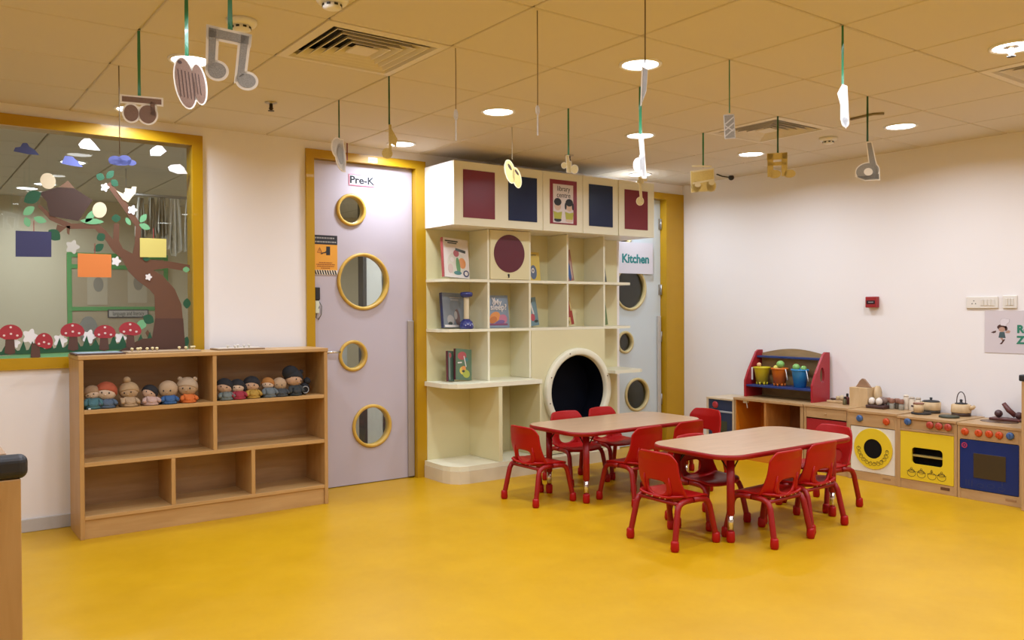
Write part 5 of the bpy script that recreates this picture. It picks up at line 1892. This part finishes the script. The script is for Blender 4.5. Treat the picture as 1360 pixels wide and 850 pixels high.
D = cloth_mat
doll('rag doll at the left end of the toy shelf, partly hidden, in a teal skirt', 122, 522, 0.036, SKIN2, HBRN, D('teal_cloth', (0.05, 0.13, 0.14)), 'cap', -0.3)
doll('rag doll with a ginger-red cap of hair on the left half of the shelf', 141, 520, 0.047, SKIN2, HRED, D('slate_cloth', (0.07, 0.10, 0.14)), 'cap', 0.1, turn=0.1)
doll('tan rag doll with a topknot, third along the shelf', 171, 519, 0.044, SKIN3, D('tan_bonnet', (0.36, 0.24, 0.12)), D('sand_cloth', (0.36, 0.24, 0.13)), 'bun', -0.15)
doll('rag doll with short black hair leaning over, before the bald blue one', 199, 521, 0.037, SKIN1, HBLK, D('skin_pink_cloth', (0.46, 0.30, 0.24)), 'cap', 0.45)
doll('bald beige rag doll in a blue coat', 223, 517, 0.047, SKIN3, HBRN, D('royal_blue_cloth', (0.03, 0.09, 0.22)), 'none', 0.0)
doll('beige rag doll in an orange shirt, next to the middle divider', 248.5, 514, 0.050, SKIN3, D('beige_hood', (0.40, 0.29, 0.18)), D('orange_cloth', (0.55, 0.13, 0.02)), 'ears', 0.05)
doll('rag doll with black hair in grey, right behind the middle divider', 298, 513, 0.042, SKIN1, HBLK, D('grey_green_cloth', (0.14, 0.16, 0.14)), 'cap', 0.2)
doll('small rag doll with black pigtails in a dark red dress', 315, 513, 0.038, SKIN2, HBLK, D('dark_red_cloth', (0.28, 0.02, 0.035)), 'pigtails', 0.0)
doll('rag doll with black hair in a mustard dress', 334, 510, 0.042, SKIN1, HBLK, D('mustard_cloth', (0.38, 0.22, 0.03)), 'cap', 0.05)
doll('small pale rag doll with an orange-brown hood', 355.5, 509.5, 0.034, SKIN2, D('rust_hood', (0.36, 0.15, 0.03)), D('grey_cloth_dress', (0.12, 0.14, 0.14)), 'cap', 0.1)
doll('plain tan rag doll with a dark vest, beside the tall dark-haired one', 371, 510, 0.038, SKIN3, HBRN, D('charcoal_cloth', (0.05, 0.055, 0.055)), 'none', 0.1)
doll('tall rag doll with a big black hairdo, turned sideways at the right end', 390, 502, 0.050, SKIN1, HBLK, D('black_vest_cloth', (0.03, 0.035, 0.035)), 'big', 0.35, turn=0.7)
c = at_y(404, 514, 5.30)
t = thing('black_toy', 'small black furry toy with a pale ring, last at the right end of the shelf', 'toy', (c.x, 5.30, SHZ), 0)
MB().ball((0, 0, 0.040), 0.034, 0.030, 0.039).build('body', HBLK, t)
MB().ball((0.02, 0, 0.088), 0.024).build('head', HBLK, t)
rb = MB()
rb.rings([[Vector((-0.006 + (0.022 + 0.003 * math.cos(b_)) * math.cos(a), -0.034 + 0.003 * math.sin(b_), 0.034 + (0.022 + 0.003 * math.cos(b_)) * math.sin(a))) for b_ in [2 * PI * q / 8 for q in range(8)]] for a in [2 * PI * k / 24 for k in range(25)]], False)
rb.build('pale_ring', mat('pale_ring', (0.35, 0.36, 0.36), 0.5), t)
# white crumb on the shelf
c = at_y(119, 546.5, 5.235)
tag(MB().ball((0, 0, 0.004), 0.008, 0.006, 0.004, 10).build('white_bead', WHITE, None, False, (c.x, 5.235, SHZ)), 'tiny white bead on the upper shelf edge, below the teal doll', 'bead')

# puzzle boards on top of the shelf
TZ = SZ + 0.0005


def puzzle(lab, px0, px1, y, m, knobs, dep=0.2, km=None, inner=None):
    a, b_ = at_y(px0, 467, y), at_y(px1, 467, y)
    t = thing('puzzle_board', lab, 'puzzle', ((a.x + b_.x) / 2, y, TZ), 0, 'puzzle boards on the toy shelf')
    w = b_.x - a.x
    MB().box(-w / 2, w / 2, -dep / 2, dep / 2, 0, 0.009, 0.002).build('board', m, t)
    if inner:
        MB().box(-w / 2 + 0.012, w / 2 - 0.012, -dep / 2 + 0.012, dep / 2 - 0.012, 0.009, 0.011).build('picture', inner, t)
    for (fx, fy) in knobs:
        kb = MB().lathe([(0.004, 0.009), (0.004, 0.018), (0.009, 0.021), (0.010, 0.026), (0.006, 0.031)], (fx * w / 2, fy * dep / 2, 0), 'z', 12)
        kb.build('peg', km, t)


PEG = mat('cream_peg', (0.72, 0.60, 0.32), 0.4)
puzzle('dark-edged blue picture board lying on the left end of the shelf top', 96, 162, 5.37, mat('dark_brown_board', (0.09, 0.045, 0.03), 0.5), [], 0.22, None, mat('blue_grey_picture', (0.26, 0.33, 0.36), 0.4))
puzzle('wooden peg puzzle with a row of cream pegs on the shelf top', 166, 262, 5.40, mat('puzzle_tan', (0.42, 0.30, 0.18), 0.5), [(-0.86, -0.5), (-0.70, -0.45), (-0.58, 0.1), (-0.46, -0.55), (-0.26, 0.0), (-0.18, -0.4), (0.45, -0.3), (0.62, -0.45), (0.84, 0.0), (0.93, 0.2)], 0.18, PEG)
puzzle('thin peg puzzle with pale pegs on the right half of the shelf top', 284, 346, 5.42, mat('puzzle_brown', (0.28, 0.18, 0.10), 0.5), [(-0.45, -0.2), (-0.2, -0.5), (0.05, 0.2), (0.2, -0.4), (0.5, 0.0)], 0.17, mat('pale_peg', (0.62, 0.58, 0.50), 0.4), mat('pale_puzzle', (0.62, 0.55, 0.44), 0.45))

# ------------------------------------------------------------------ books in the bookcase
SH1, SH2, DSK = 1.518, 1.138, 0.736


def book(name, lab, px0, px1, py0, py1, y, shelf, cover, thick=0.02, rz=0.0, tilt=0.16, lean=0.0, shapes=(), spine=None, grp='picture books in the bookcase', letters=()):
    a, b_ = at_y(px0, (py0 + py1) / 2, y), at_y(px1, (py0 + py1) / 2, y)
    w = b_.x - a.x
    h = at_y((px0 + px1) / 2, py0, y).z - shelf
    t = thing(name, lab, 'book', ((a.x + b_.x) / 2, y, shelf + 0.0015 + thick * math.sin(tilt) + w / 2 * math.sin(abs(lean))), 0, grp)
    R_ = Matrix.Rotation(rz, 4, 'Z') @ Matrix.Rotation(lean, 4, 'Y') @ Matrix.Rotation(-tilt, 4, 'X')

    def fin(mb, nm, m, par=None):
        for v in mb.bm.verts:
            v.co = R_ @ v.co
        return mb.build(nm, m, par or t)
    fin(MB().box(-w / 2 + 0.003, w / 2 - 0.003, 0.0025, thick - 0.0025, 0.004, h - 0.004), 'pages', mat('book_pages', (0.62, 0.57, 0.47), 0.7))
    cv = fin(MB().box(-w / 2, w / 2, 0, 0.0025, 0, h, 0.0005), 'front_cover', cover)
    fin(MB().box(-w / 2, w / 2, thick - 0.0025, thick, 0, h, 0.0005), 'back_cover', cover)
    fin(MB().box(-w / 2 - 0.001, -w / 2 + 0.003, 0, thick, 0, h, 0.0005), 'spine', spine or cover)
    for k, (kind, cx, cz, sx, sz, rot, m) in enumerate(shapes):
        mb = MB()
        d = -0.0004 - 0.0004 * k
        if kind == 'e':
            mb.slab(ellipse((cx * w / 2, d, cz * h), sx * w / 2, sz * h, X, Z, 20, rot), (0, 0.0004 - d * 0.5, 0))
        else:
            hx, hz = sx * w / 2, sz * h
            c, s = math.cos(rot), math.sin(rot)
            mb.slab([Vector((cx * w / 2 + p * c - q * s, d, cz * h + p * s + q * c)) for p, q in ((-hx, -hz), (hx, -hz), (hx, hz), (-hx, hz))], (0, 0.0004 - d * 0.5, 0))
        fin(mb, 'cover_picture', m, cv)
    for (body, cx, cz, size) in letters:
        o = text('cover_lettering', body, size, mat('cover_white', (0.72, 0.68, 0.62), 0.5), cv, (0, 0, 0), (0, 0, 0), bold=0.0012)
        M_ = R_ @ Matrix.Translation((cx * w / 2, -0.006, cz * h)) @ Matrix.Rotation(PI / 2, 4, 'X')
        o.data.transform(M_)
    return t


C = lambda n, c: mat('cover_' + n, c, 0.35)
WHC, GRC, DKG, ORC, RDC, TLC, NVC, BGR, PKC, PUR, YLC = (C('white', (0.66, 0.60, 0.54)), C('green', (0.10, 0.25, 0.08)), C('dark', (0.04, 0.05, 0.04)), C('orange', (0.62, 0.24, 0.06)), C('red', (0.36, 0.07, 0.07)),
                                                        C('teal', (0.05, 0.17, 0.16)), C('navy', (0.02, 0.03, 0.09)), C('blue_grey', (0.20, 0.25, 0.30)), C('pink', (0.48, 0.16, 0.22)), C('purple', (0.16, 0.09, 0.22)), C('yellow', (0.62, 0.45, 0.07)))
book('picture_book', 'large off-white picture book with a round picture, on the top shelf', 589, 625, 318, 367, 5.43, SH1, WHC, 0.03, 0.10, 0.15, 0.06,
     [('e', 0.0, 0.36, 0.72, 0.30, 0, C('cream', (0.58, 0.55, 0.44))), ('e', 0.45, 0.38, 0.28, 0.14, 0.2, ORC), ('e', 0.12, 0.30, 0.16, 0.22, 0.1, GRC), ('e', 0.0, 0.62, 0.22, 0.09, 0.3, RDC), ('r', 0.35, 0.70, 0.40, 0.035, -0.15, DKG),
      ('e', -0.35, 0.45, 0.16, 0.06, 0, WHC), ('e', -0.5, 0.22, 0.20, 0.12, 0, C('blush', (0.55, 0.42, 0.36))), ('e', 0.05, 0.12, 0.30, 0.05, 0, TLC), ('e', 0.72, 0.12, 0.22, 0.085, 0, NVC), ('e', 0.72, 0.12, 0.14, 0.055, 0, WHC), ('r', -0.35, 0.92, 0.5, 0.015, 0, DKG), ('r', -0.3, 0.87, 0.35, 0.012, 0, DKG)], RDC)
book('picture_book', 'grey-blue picture book with a navy spine beside the blue shaker', 588, 621, 390, 435.5, 5.465, SH2, C('slate', (0.17, 0.19, 0.20)), 0.03, 0.12, 0.13, 0.03,
     [('e', -0.35, 0.22, 0.30, 0.15, 0.3, C('stone', (0.34, 0.32, 0.29))), ('e', 0.25, 0.30, 0.22, 0.24, 0.1, C('dusk_brown', (0.15, 0.09, 0.08))), ('e', 0.1, 0.36, 0.14, 0.12, 0, C('stone', (0.34, 0.32, 0.29))), ('e', -0.4, 0.12, 0.18, 0.05, 0, DKG), ('r', 0.1, 0.86, 0.45, 0.014, 0, C('stone', (0.34, 0.32, 0.29))), ('r', 0.05, 0.80, 0.35, 0.014, 0, C('stone', (0.34, 0.32, 0.29))), ('r', -0.3, 0.05, 0.6, 0.03, 0, WHC)], NVC)
book('picture_book', 'blue picture book with an orange bird and white bubble letters on the second shelf', 641, 677, 392.5, 434.5, 5.46, SH2, BGR, 0.016, 0.0, 0.12, 0.0,
     [('e', -0.05, 0.33, 0.42, 0.15, 0.5, ORC), ('e', 0.55, 0.27, 0.30, 0.14, 0, PKC), ('e', 0.3, 0.16, 0.35, 0.07, 0.2, PUR), ('r', 0.1, 0.10, 0.75, 0.03, 0.0, C('berry', (0.20, 0.05, 0.11))), ('e', -0.2, 0.24, 0.3, 0.10, 0.4, C('rust', (0.48, 0.15, 0.03)))], None,
     letters=[('y', -0.10, 0.88, 0.07), ('My', 0.20, 0.78, 0.062), ('sleep?', 0.24, 0.63, 0.066)])
book('picture_book', 'dark green storybook with its spine out, left of the bright jungle book on the desk', 594.5, 604, 467, 503, 5.42, DSK, C('forest', (0.05, 0.09, 0.06)), 0.02, 0.25, 0.10, 0.08,
     [('r', -0.5, 0.5, 0.2, 0.45, 0, C('grey_leaf', (0.20, 0.23, 0.19))), ('e', -0.2, 0.85, 0.4, 0.08, 0, RDC)], C('maroon', (0.10, 0.02, 0.03)))
book('picture_book', 'bright jungle picture book with a red and yellow cover on the desk board', 604, 627.5, 465.5, 503, 5.41, DSK, C('jungle', (0.09, 0.15, 0.08)), 0.022, 0.12, 0.12, 0.10,
     [('e', -0.2, 0.78, 0.55, 0.13, 0.2, RDC), ('e', -0.1, 0.30, 0.4, 0.13, 0.1, YLC), ('e', 0.3, 0.2, 0.45, 0.13, -0.2, C('lime', (0.36, 0.38, 0.05))), ('e', 0.0, 0.38, 0.25, 0.07, 0, ORC), ('e', 0.3, 0.66, 0.25, 0.06, 0, TLC), ('e', -0.05, 0.28, 0.18, 0.04, 0, DKG), ('r', 0.15, 0.6, 0.05, 0.18, 0.25, WHC), ('r', -0.5, 0.55, 0.25, 0.02, 0.1, WHC)], C('maroon', (0.10, 0.02, 0.03)))
book('picture_book', 'yellow picture book with a big owl eye, half hidden on the top shelf', 697, 718, 335, 370.5, 5.50, SH1, YLC, 0.02, 0.0, 0.10, 0.0,
     [('e', 0.15, 0.30, 0.42, 0.25, 0, C('slate_blue', (0.10, 0.13, 0.20))), ('e', 0.1, 0.36, 0.18, 0.09, 0, WHC), ('e', 0.1, 0.36, 0.08, 0.04, 0, DKG), ('r', 0.1, 0.9, 0.5, 0.02, 0, C('olive', (0.25, 0.2, 0.05)))])
book('picture_book', 'red and blue picture book leaning on the divider of the top shelf', 750, 764.5, 333, 371, 5.49, SH1, C('rosy', (0.36, 0.16, 0.12)), 0.02, 0.25, 0.10, -0.10,
     [('e', 0.1, 0.3, 0.4, 0.3, 0, C('royal', (0.04, 0.10, 0.28))), ('e', 0.6, 0.35, 0.2, 0.3, 0, C('pale_pink', (0.5, 0.36, 0.3)))])
book('picture_book', 'thin dark picture book at the right end of the top shelf', 800, 807, 353, 371.5, 5.50, SH1, DKG, 0.016, 0.3, 0.1, -0.06, [('e', 0.3, 0.5, 0.3, 0.2, 0, C('stone', (0.34, 0.32, 0.29)))])
book('picture_book', 'blue-green picture book with a black top and a red flower on the second shelf', 698, 717.5, 397, 434.5, 5.50, SH2, C('sea', (0.16, 0.25, 0.27)), 0.02, 0.15, 0.10, -0.10,
     [('e', 0.1, 0.9, 0.3, 0.10, 0, DKG), ('r', 0.25, 0.6, 0.10, 0.2, 0.2, WHC), ('e', 0.15, 0.30, 0.35, 0.13, 0, C('coral', (0.48, 0.08, 0.10))), ('e', 0.6, 0.15, 0.3, 0.05, 0, DKG)])
book('picture_book', 'red and yellow picture book leaning on the second shelf', 749, 764.5, 397, 434.5, 5.50, SH2, C('straw', (0.55, 0.40, 0.16)), 0.018, 0.25, 0.10, -0.14,
     [('r', 0.3, 0.6, 0.35, 0.32, 0.0, C('brick', (0.32, 0.04, 0.03))), ('r', 0.7, 0.25, 0.3, 0.25, 0, C('brick', (0.32, 0.04, 0.03))), ('e', -0.1, 0.12, 0.2, 0.06, 0, C('olive', (0.25, 0.2, 0.05)))])
book('picture_book', 'narrow green picture book at the right end of the second shelf', 800, 809, 397, 435, 5.50, SH2, C('leaf', (0.11, 0.17, 0.05)), 0.018, 0.3, 0.08, -0.10, [('e', 0.1, 0.95, 0.5, 0.04, 0, DKG)])

c = at_y(619.5, 420, 5.398)
t = thing('bubble_shaker', 'blue-capped shaker with a ribbed cream tube and a wide blue foot, on the second shelf', 'toy', (c.x, 5.398, SH2 + 0.0005))
BLS = mat('cobalt_plastic', (0.022, 0.03, 0.17), 0.25, coat=0.3)
MB().lathe([(0.050, 0.0), (0.055, 0.01), (0.054, 0.03), (0.046, 0.055), (0.030, 0.068), (0.026, 0.075)], (0, 0, 0), 'z', 24).build('foot', BLS, t)
prof = []
for k in range(15):
    z = 0.075 + 0.165 * k / 14
    prof += [(0.020, z), (0.022, z + 0.004), (0.020, z + 0.008)]
MB().lathe(prof, (0, 0, 0), 'z', 20).build('ribbed_tube', mat('cream_tube', (0.62, 0.54, 0.36), 0.35), t)
MB().lathe([(0.024, 0.240), (0.046, 0.250), (0.049, 0.265), (0.046, 0.280), (0.020, 0.284)], (0, 0, 0), 'z', 24).build('cap', BLS, t)
wb_ = MB()
for k in range(5):
    a = -PI / 2 + (k - 2) * 0.35
    wb_.ball((0.053 * math.cos(a), 0.053 * math.sin(a), 0.028 + 0.008 * (k % 2)), 0.0045, 0.0045, 0.006, 8)
wb_.build('white_marks', mat('pale_blue_mark', (0.40, 0.42, 0.60), 0.4), t)

# ------------------------------------------------------------------ buckets on the hutch
HZ = ho.z + 0.107


def bucket(lab, px, m, feet, handle_right=True, contents=()):
    xx = 6.065
    c = at_x(px, 500, xx)
    t = thing('toy_bucket', lab, 'bucket', (xx, c.y, HZ), 0, 'toy buckets on the hutch')
    k = 1.0
    prof = [(0.048, 0.012 if feet else 0.0), (0.066, 0.135), (0.067, 0.137), (0.073, 0.137), (0.073, 0.150), (0.065, 0.150), (0.048, 0.022), (0.0, 0.020)]
    MB().lathe([(0.0, prof[0][1])] + prof, (0, 0, 0), 'z', 28).build('pail', m, t)
    if feet:
        fb = MB()
        for q in range(8):
            a = 2 * PI * q / 8 + 0.2
            fb.lathe([(0.009, 0.0), (0.010, 0.02)], (0.040 * math.cos(a), 0.046 * math.sin(a), 0), 'z', 10)
        fb.build('turret_feet', m, t)
    hb = MB()
    s = -1 if handle_right else 1
    if not handle_right:
        hb.box(-0.040, -0.030, 0.068, 0.084, 0.035, 0.145, 0.004)
        hb.box(-0.040, -0.030, 0.050, 0.075, 0.135, 0.145, 0.002)
    else:
        hb.tube([(-0.02, s * 0.072, 0.143), (-0.035, s * 0.090, 0.12), (-0.04, s * 0.100, 0.085), (-0.035, s * 0.103, 0.055)], 0.0035, 8)
    hb.build('handle', WHITE, t)
    for (nm, dx, dy, dz, r, mm) in contents:
        t2 = MB().ball((dx, dy, dz), r, r, r * 0.95, 14)
        o = t2.build(nm, mm)
        o.location = (xx, c.y, HZ)
        yield o
    yield t


GRB = mat('light_green_plastic', (0.22, 0.46, 0.12), 0.35)
PEA = mat('peach_plastic', (0.72, 0.42, 0.20), 0.35)
for lab, px, m, feet, cont, lbs in (
        ('yellow toy bucket with turret feet on the hutch', 1012, mat('yellow_plastic', (0.62, 0.50, 0.012), 0.35), True, [('toy_skittle', -0.01, 0.022, 0.168, 0.020, PEA)], ['pale orange toy poking out of the yellow bucket']),
        ('orange toy bucket with turret feet in the middle of the hutch', 1035.5, mat('orange_plastic', (0.62, 0.15, 0.008), 0.35), True, [('toy_ball', 0.0, -0.008, 0.180, 0.034, GRB), ('toy_ball', -0.02, 0.022, 0.150, 0.024, mat('lemon_plastic', (0.62, 0.56, 0.10), 0.35))], ['green ball on top of the orange bucket', 'yellow ball in the orange bucket, under the green one']),
        ('blue toy bucket with a smooth base on the right of the hutch', 1062.5, mat('sky_blue_plastic', (0.03, 0.25, 0.58), 0.35), False, [('toy_ball', -0.01, 0.029, 0.164, 0.031, GRB), ('toy_ball', 0.0, -0.034, 0.157, 0.025, GRB)], ['larger green ball in the blue bucket', 'smaller green ball in the blue bucket'])):
    res = list(bucket(lab, px, m, feet, not lab.startswith('yellow'), cont))
    for o, l in zip(res[:-1], lbs):
        tag(o, l, 'ball' if o.name.startswith('toy_ball') else 'toy', 'toys in the buckets')
# ------------------------------------------------------------------ play food and pots on the toy worktops
WSH, OVN, SNK, DRW = 0.5205, 0.5145, 0.5105, 0.5235
LW = wood('light_toy_wood', (0.62, 0.44, 0.23), (0.54, 0.36, 0.17), (9, 9, 2))
LB = mat('chocolate_brown', (0.06, 0.022, 0.016), 0.4)
# bread-house box
c = at_z(1140.5, 541, WSH)
hx = thing('toy_house_box', 'light wooden house-shaped box with a brown peaked roof on the washing machine', 'toy box', (6.075, c.y + 0.02, WSH))
MB().box(-0.07, 0.07, -0.075, 0.075, 0, 0.150, 0.003).build('box_body', LW, hx)
rf = [Vector((-0.030, -0.075 + 0.15 * 0.02, 0.1505)), Vector((-0.030, -0.078, 0.1505)), Vector((-0.030, -0.050, 0.185)), Vector((-0.030, -0.025, 0.212)), Vector((-0.030, -0.008, 0.218)), Vector((-0.030, 0.012, 0.200)), Vector((-0.030, 0.030, 0.170)), Vector((-0.030, 0.045, 0.1505))]
MB().slab(rf[1:], (0.022, 0, 0)).build('peaked_roof', wood('roof_wood', (0.34, 0.20, 0.11), (0.27, 0.15, 0.08), (9, 2, 9)), hx)
MB().lathe([(0.0, -0.012), (0.055, -0.012), (0.055, 0.012), (0.0, 0.012)], (0.050, -0.089, 0.085), 'y', 28, 0.85, 1.4).build('round_board', LW, hx)
# egg tray
c = at_z(1164.5, 543, WSH)
tr = thing('egg_tray', 'dark brown toy tray holding white eggs beside the house box', 'tray', (6.055, c.y - 0.105, WSH))
tr.location = (6.04, at_x(1166, 540, 6.04).y, WSH)
MB().box(-0.05, 0.05, -0.075, 0.075, 0, 0.026, 0.008).build('tray_base', LB, tr)
for k, (dx, dy, m, lab) in enumerate(((-0.022, 0.036, None, 'white toy egg at the left of the brown tray'), (-0.022, -0.022, None, 'white toy egg at the right of the brown tray'))):
    o = MB().ball((0, 0, 0.028), 0.024, 0.024, 0.029, 16).build('toy_egg', mat('egg_white', (0.74, 0.66, 0.56), 0.5))
    o.location = (6.04 + dx, tr.location.y + dy, WSH + 0.0262)
    tag(o, lab, 'egg', 'toy eggs in the tray')
o = MB().ball((0, 0, 0.030), 0.022, 0.040, 0.032, 14).build('toy_potato', mat('brown_grey_food', (0.20, 0.13, 0.10), 0.6))
o.location = (6.04 + 0.028, tr.location.y - 0.02, WSH + 0.0262)
tag(o, 'brown toy potato behind the eggs in the tray', 'toy food')
# spice jars
for k, px in enumerate((1179.5, 1184.5, 1191.5, 1197)):
    xx = 6.09 + (0.02 if k % 2 == 0 else -0.015)
    c = at_x(px, 538, xx)
    j = thing('spice_jar', ['toy spice jar with a brown lid, first beside the egg tray', 'toy spice jar with a brown lid, second from the egg tray', 'toy spice jar with a brown lid, third from the egg tray', 'toy spice jar with a brown lid, nearest the milk bottles'][k], 'jar', (xx, c.y, WSH), 0, 'spice jars on the toy washing machine')
    MB().lathe([(0.0, 0.0), (0.016, 0.0), (0.018, 0.004), (0.018, 0.040), (0.015, 0.046)], (0, 0, 0), 'z', 16).build('jar_body', mat('grey_glass_jar', (0.32, 0.30, 0.24), 0.2) if k != 2 else mat('dark_jar', (0.12, 0.10, 0.07), 0.25), j)
    MB().lathe([(0.019, 0.046), (0.020, 0.05), (0.020, 0.074), (0.016, 0.079)], (0, 0, 0), 'z', 16).build('lid', mat('brown_lid', (0.26, 0.11, 0.065), 0.45), j)
# milk bottles
for k, (px, h) in enumerate(((1203.5, 0.112), (1211.5, 0.105), (1219.5, 0.104))):
    xx = 6.12
    zz = WSH if k == 0 else OVN
    c = at_x(px, 535, xx)
    j = thing('toy_bottle', ['tall white toy bottle, nearest the spice jars', 'middle white toy bottle of three', 'white toy bottle with a dark lid behind the small brown pot'][k], 'bottle', (xx, c.y if k else max(c.y, 3.245), zz), 0, 'white toy bottles by the wall')
    m = mat('milky_wood', (0.68, 0.58, 0.44), 0.45)
    MB().lathe([(0.0, 0.0), (0.022, 0.0), (0.0235, 0.004), (0.0235, h * 0.66), (0.018, h * 0.82), (0.016, h * 0.88)], (0, 0, 0), 'z', 18).build('bottle_body', m, j)
    MB().lathe([(0.019, h * 0.88), (0.020, h * 0.92), (0.014, h)], (0, 0, 0), 'z', 18).build('cap', m if k == 0 else mat('tan_cap', (0.45, 0.36, 0.26), 0.5), j)


def rod_ring(mb, pts, r):
    mb.tube(pts, r, 8)
    return mb


# small pot standing on the near hob plate
p = at_z(1220, 547.5, 0.5295)
t = thing('small_toy_pan', 'small brown wooden toy pan on the front black hob plate', 'pan', (p.x, p.y, 0.5295))
MB().lathe([(0.0, 0.0), (0.034, 0.0), (0.034, 0.060), (0.030, 0.060), (0.030, 0.01)], (0, 0, 0), 'z', 22).build('pan_body', LW, t)
MB().lathe([(0.036, 0.060), (0.036, 0.068), (0.006, 0.071)], (0, 0, 0), 'z', 22).build('lid', mat('brown_lid', (0.26, 0.11, 0.065), 0.45), t)
MB().tube([(0, 0.034, 0.040), (-0.005, 0.052, 0.042)], 0.007, 10).build('handle', LB, t)
# big pot with lid
p = at_z(1236.5, 549, OVN)
t = thing('toy_pot', 'wide light wooden toy pot with a black lid, behind the front hob plate', 'pot', (6.125, at_x(1236.5, 540, 6.125).y, OVN))
DKB = mat('dark_base', (0.045, 0.035, 0.02), 0.5)
MB().lathe([(0.0, 0.0), (0.062, 0.0), (0.062, 0.022)], (0, 0, 0), 'z', 28).build('pot_base', DKB, t)
MB().lathe([(0.064, 0.022), (0.066, 0.026), (0.066, 0.078), (0.060, 0.080)], (0, 0, 0), 'z', 28).build('pot_body', LW, t)
MB().lathe([(0.058, 0.080), (0.060, 0.084), (0.050, 0.090), (0.008, 0.094), (0.008, 0.102), (0.011, 0.108), (0.004, 0.113)], (0, 0, 0), 'z', 28).build('lid', BLACK, t)
# kettle
t = thing('toy_kettle', 'light wooden toy kettle with a black lid and a tall arched handle', 'kettle', (6.115, at_x(1276.5, 545, 6.115).y, OVN))
MB().lathe([(0.0, 0.0), (0.062, 0.0), (0.062, 0.024)], (0, 0, 0), 'z', 28).build('kettle_base', mat('dark_brown_base', (0.05, 0.022, 0.012), 0.5), t)
MB().lathe([(0.064, 0.024), (0.066, 0.03), (0.064, 0.078), (0.050, 0.084)], (0, 0, 0), 'z', 28).build('kettle_body', LW, t)
MB().tube([(0, -0.055, 0.055), (0, -0.082, 0.064), (0, -0.094, 0.076)], [0.017, 0.013, 0.010], 12).build('spout', LW, t)
MB().lathe([(0.040, 0.084), (0.040, 0.090), (0.010, 0.094), (0.008, 0.105), (0.011, 0.112), (0.004, 0.118)], (0, 0, 0), 'z', 24).build('lid', BLACK, t)
MB().tube([(0, 0.031 * math.cos(a), 0.088 + 0.082 * math.sin(a) ** 0.8) for a in [PI * k / 16 for k in range(17)]], 0.0035, 8).build('arched_handle', mat('dark_wire', (0.07, 0.05, 0.05), 0.4), t)
# brown tray with play food by the sink
ty = at_x(1338, 555, 6.135).y
t = thing('food_tray', 'dark brown toy tray with play food behind the sink basin', 'tray', (6.135, ty, SNK))
MB().box(-0.05, 0.05, -0.10, 0.10, 0, 0.016, 0.005).build('tray_base', mat('maroon_brown', (0.11, 0.028, 0.022), 0.4), t)
for (dy, dz, r, lab) in ((0.055, 0.0165, 0.026, 'round dark toy plum on the left of the brown tray'), (-0.075, 0.0165, 0.024, 'round dark toy plum on the right of the brown tray')):
    o = MB().ball((0, 0, r), r, r, r, 14).build('toy_plum', mat('dark_plum', (0.075, 0.03, 0.03), 0.4))
    o.location = (6.130, ty + dy, SNK + dz)
    tag(o, lab, 'toy food', 'play food on the brown tray')
o = MB().tube([(0, -0.045, 0.018), (0, 0.0, 0.055), (0, 0.032, 0.098)], [0.016, 0.018, 0.014], 14).build('toy_sausage', mat('reddish_brown_food', (0.13, 0.035, 0.028), 0.4))
o.location = (6.140, ty - 0.005, SNK + 0.0165)
tag(o, 'long reddish-brown toy sausage propped up on the brown tray', 'toy food')
# board with small food beside the hutch
y0_ = at_x(1112, 532, 6.14).y
t = thing('serving_board', 'thin pale toy serving board between the red hutch and the house box', 'board', (6.14, y0_ - 0.02, DRW))
MB().box(-0.05, 0.05, -0.11, 0.085, 0, 0.018, 0.004).build('board', LW, t)
for k, (dy, r, m, nm, lab) in enumerate(((0.055, 0.016, LB, 'toy_chocolate', 'dark flat toy sweet on the serving board, nearest the red hutch'), (0.012, 0.018, mat('pastry', (0.50, 0.38, 0.20), 0.6), 'toy_bun', 'light toy bun on the serving board'),
                                         (-0.022, 0.022, mat('pastry2', (0.58, 0.46, 0.28), 0.6), 'toy_bun', 'larger light toy bun in the middle of the serving board'), (-0.058, 0.020, mat('pastry', (0.50, 0.38, 0.20), 0.6), 'toy_bun', 'tan toy bun on the serving board, nearest the brown bottle'))):
    o = MB().ball((0, 0, r * (0.5 if k == 0 else 1)), r * (1.5 if k == 0 else 1), r * (1.6 if k == 0 else 1), r * (0.5 if k == 0 else 1), 14).build(nm, m)
    o.location = (6.14, y0_ - 0.02 + dy, DRW + 0.0182)
    tag(o, lab, 'toy food', 'play food on the serving board')
for k, (px, h, m, lab) in enumerate(((1123.5, 0.062, mat('olive_bottle', (0.12, 0.10, 0.04), 0.3), 'small olive toy bottle left of the house box'), (1127, 0.085, mat('dark_red_bottle', (0.10, 0.018, 0.015), 0.3), 'dark red toy bottle against the house box'))):
    xx = 6.04 + 0.03 * k
    j = thing('sauce_bottle', lab, 'bottle', (xx, at_x(px, 532, xx).y + 0.01, DRW), 0, 'small toy sauce bottles')
    MB().lathe([(0.0, 0.0), (0.014, 0.0), (0.015, 0.004), (0.015, h * 0.6), (0.008, h * 0.75)], (0, 0, 0), 'z', 14).build('bottle_body', m, j)
    MB().lathe([(0.009, h * 0.75), (0.009, h), (0.004, h * 1.03)], (0, 0, 0), 'z', 12).build('cap', BLACK, j)
# ------------------------------------------------------------------ world and view
w = bpy.data.worlds.new('world')
w.use_nodes = True
w.node_tree.nodes['Background'].inputs['Color'].default_value = (0.8, 0.7, 0.55, 1)
w.node_tree.nodes['Background'].inputs['Strength'].default_value = 0.02
scene.world = w
vs = scene.view_settings
scene.display_settings.display_device = 'sRGB'
vs.view_transform = 'Standard'
vs.look = 'None'
vs.gamma = 1.0
vs.use_curve_mapping = False
vs.exposure = -0.7
scene.cycles.max_bounces = 10
scene.cycles.diffuse_bounces = 6
scene.cycles.sample_clamp_indirect = 6.0
scene.cycles.use_denoising = True
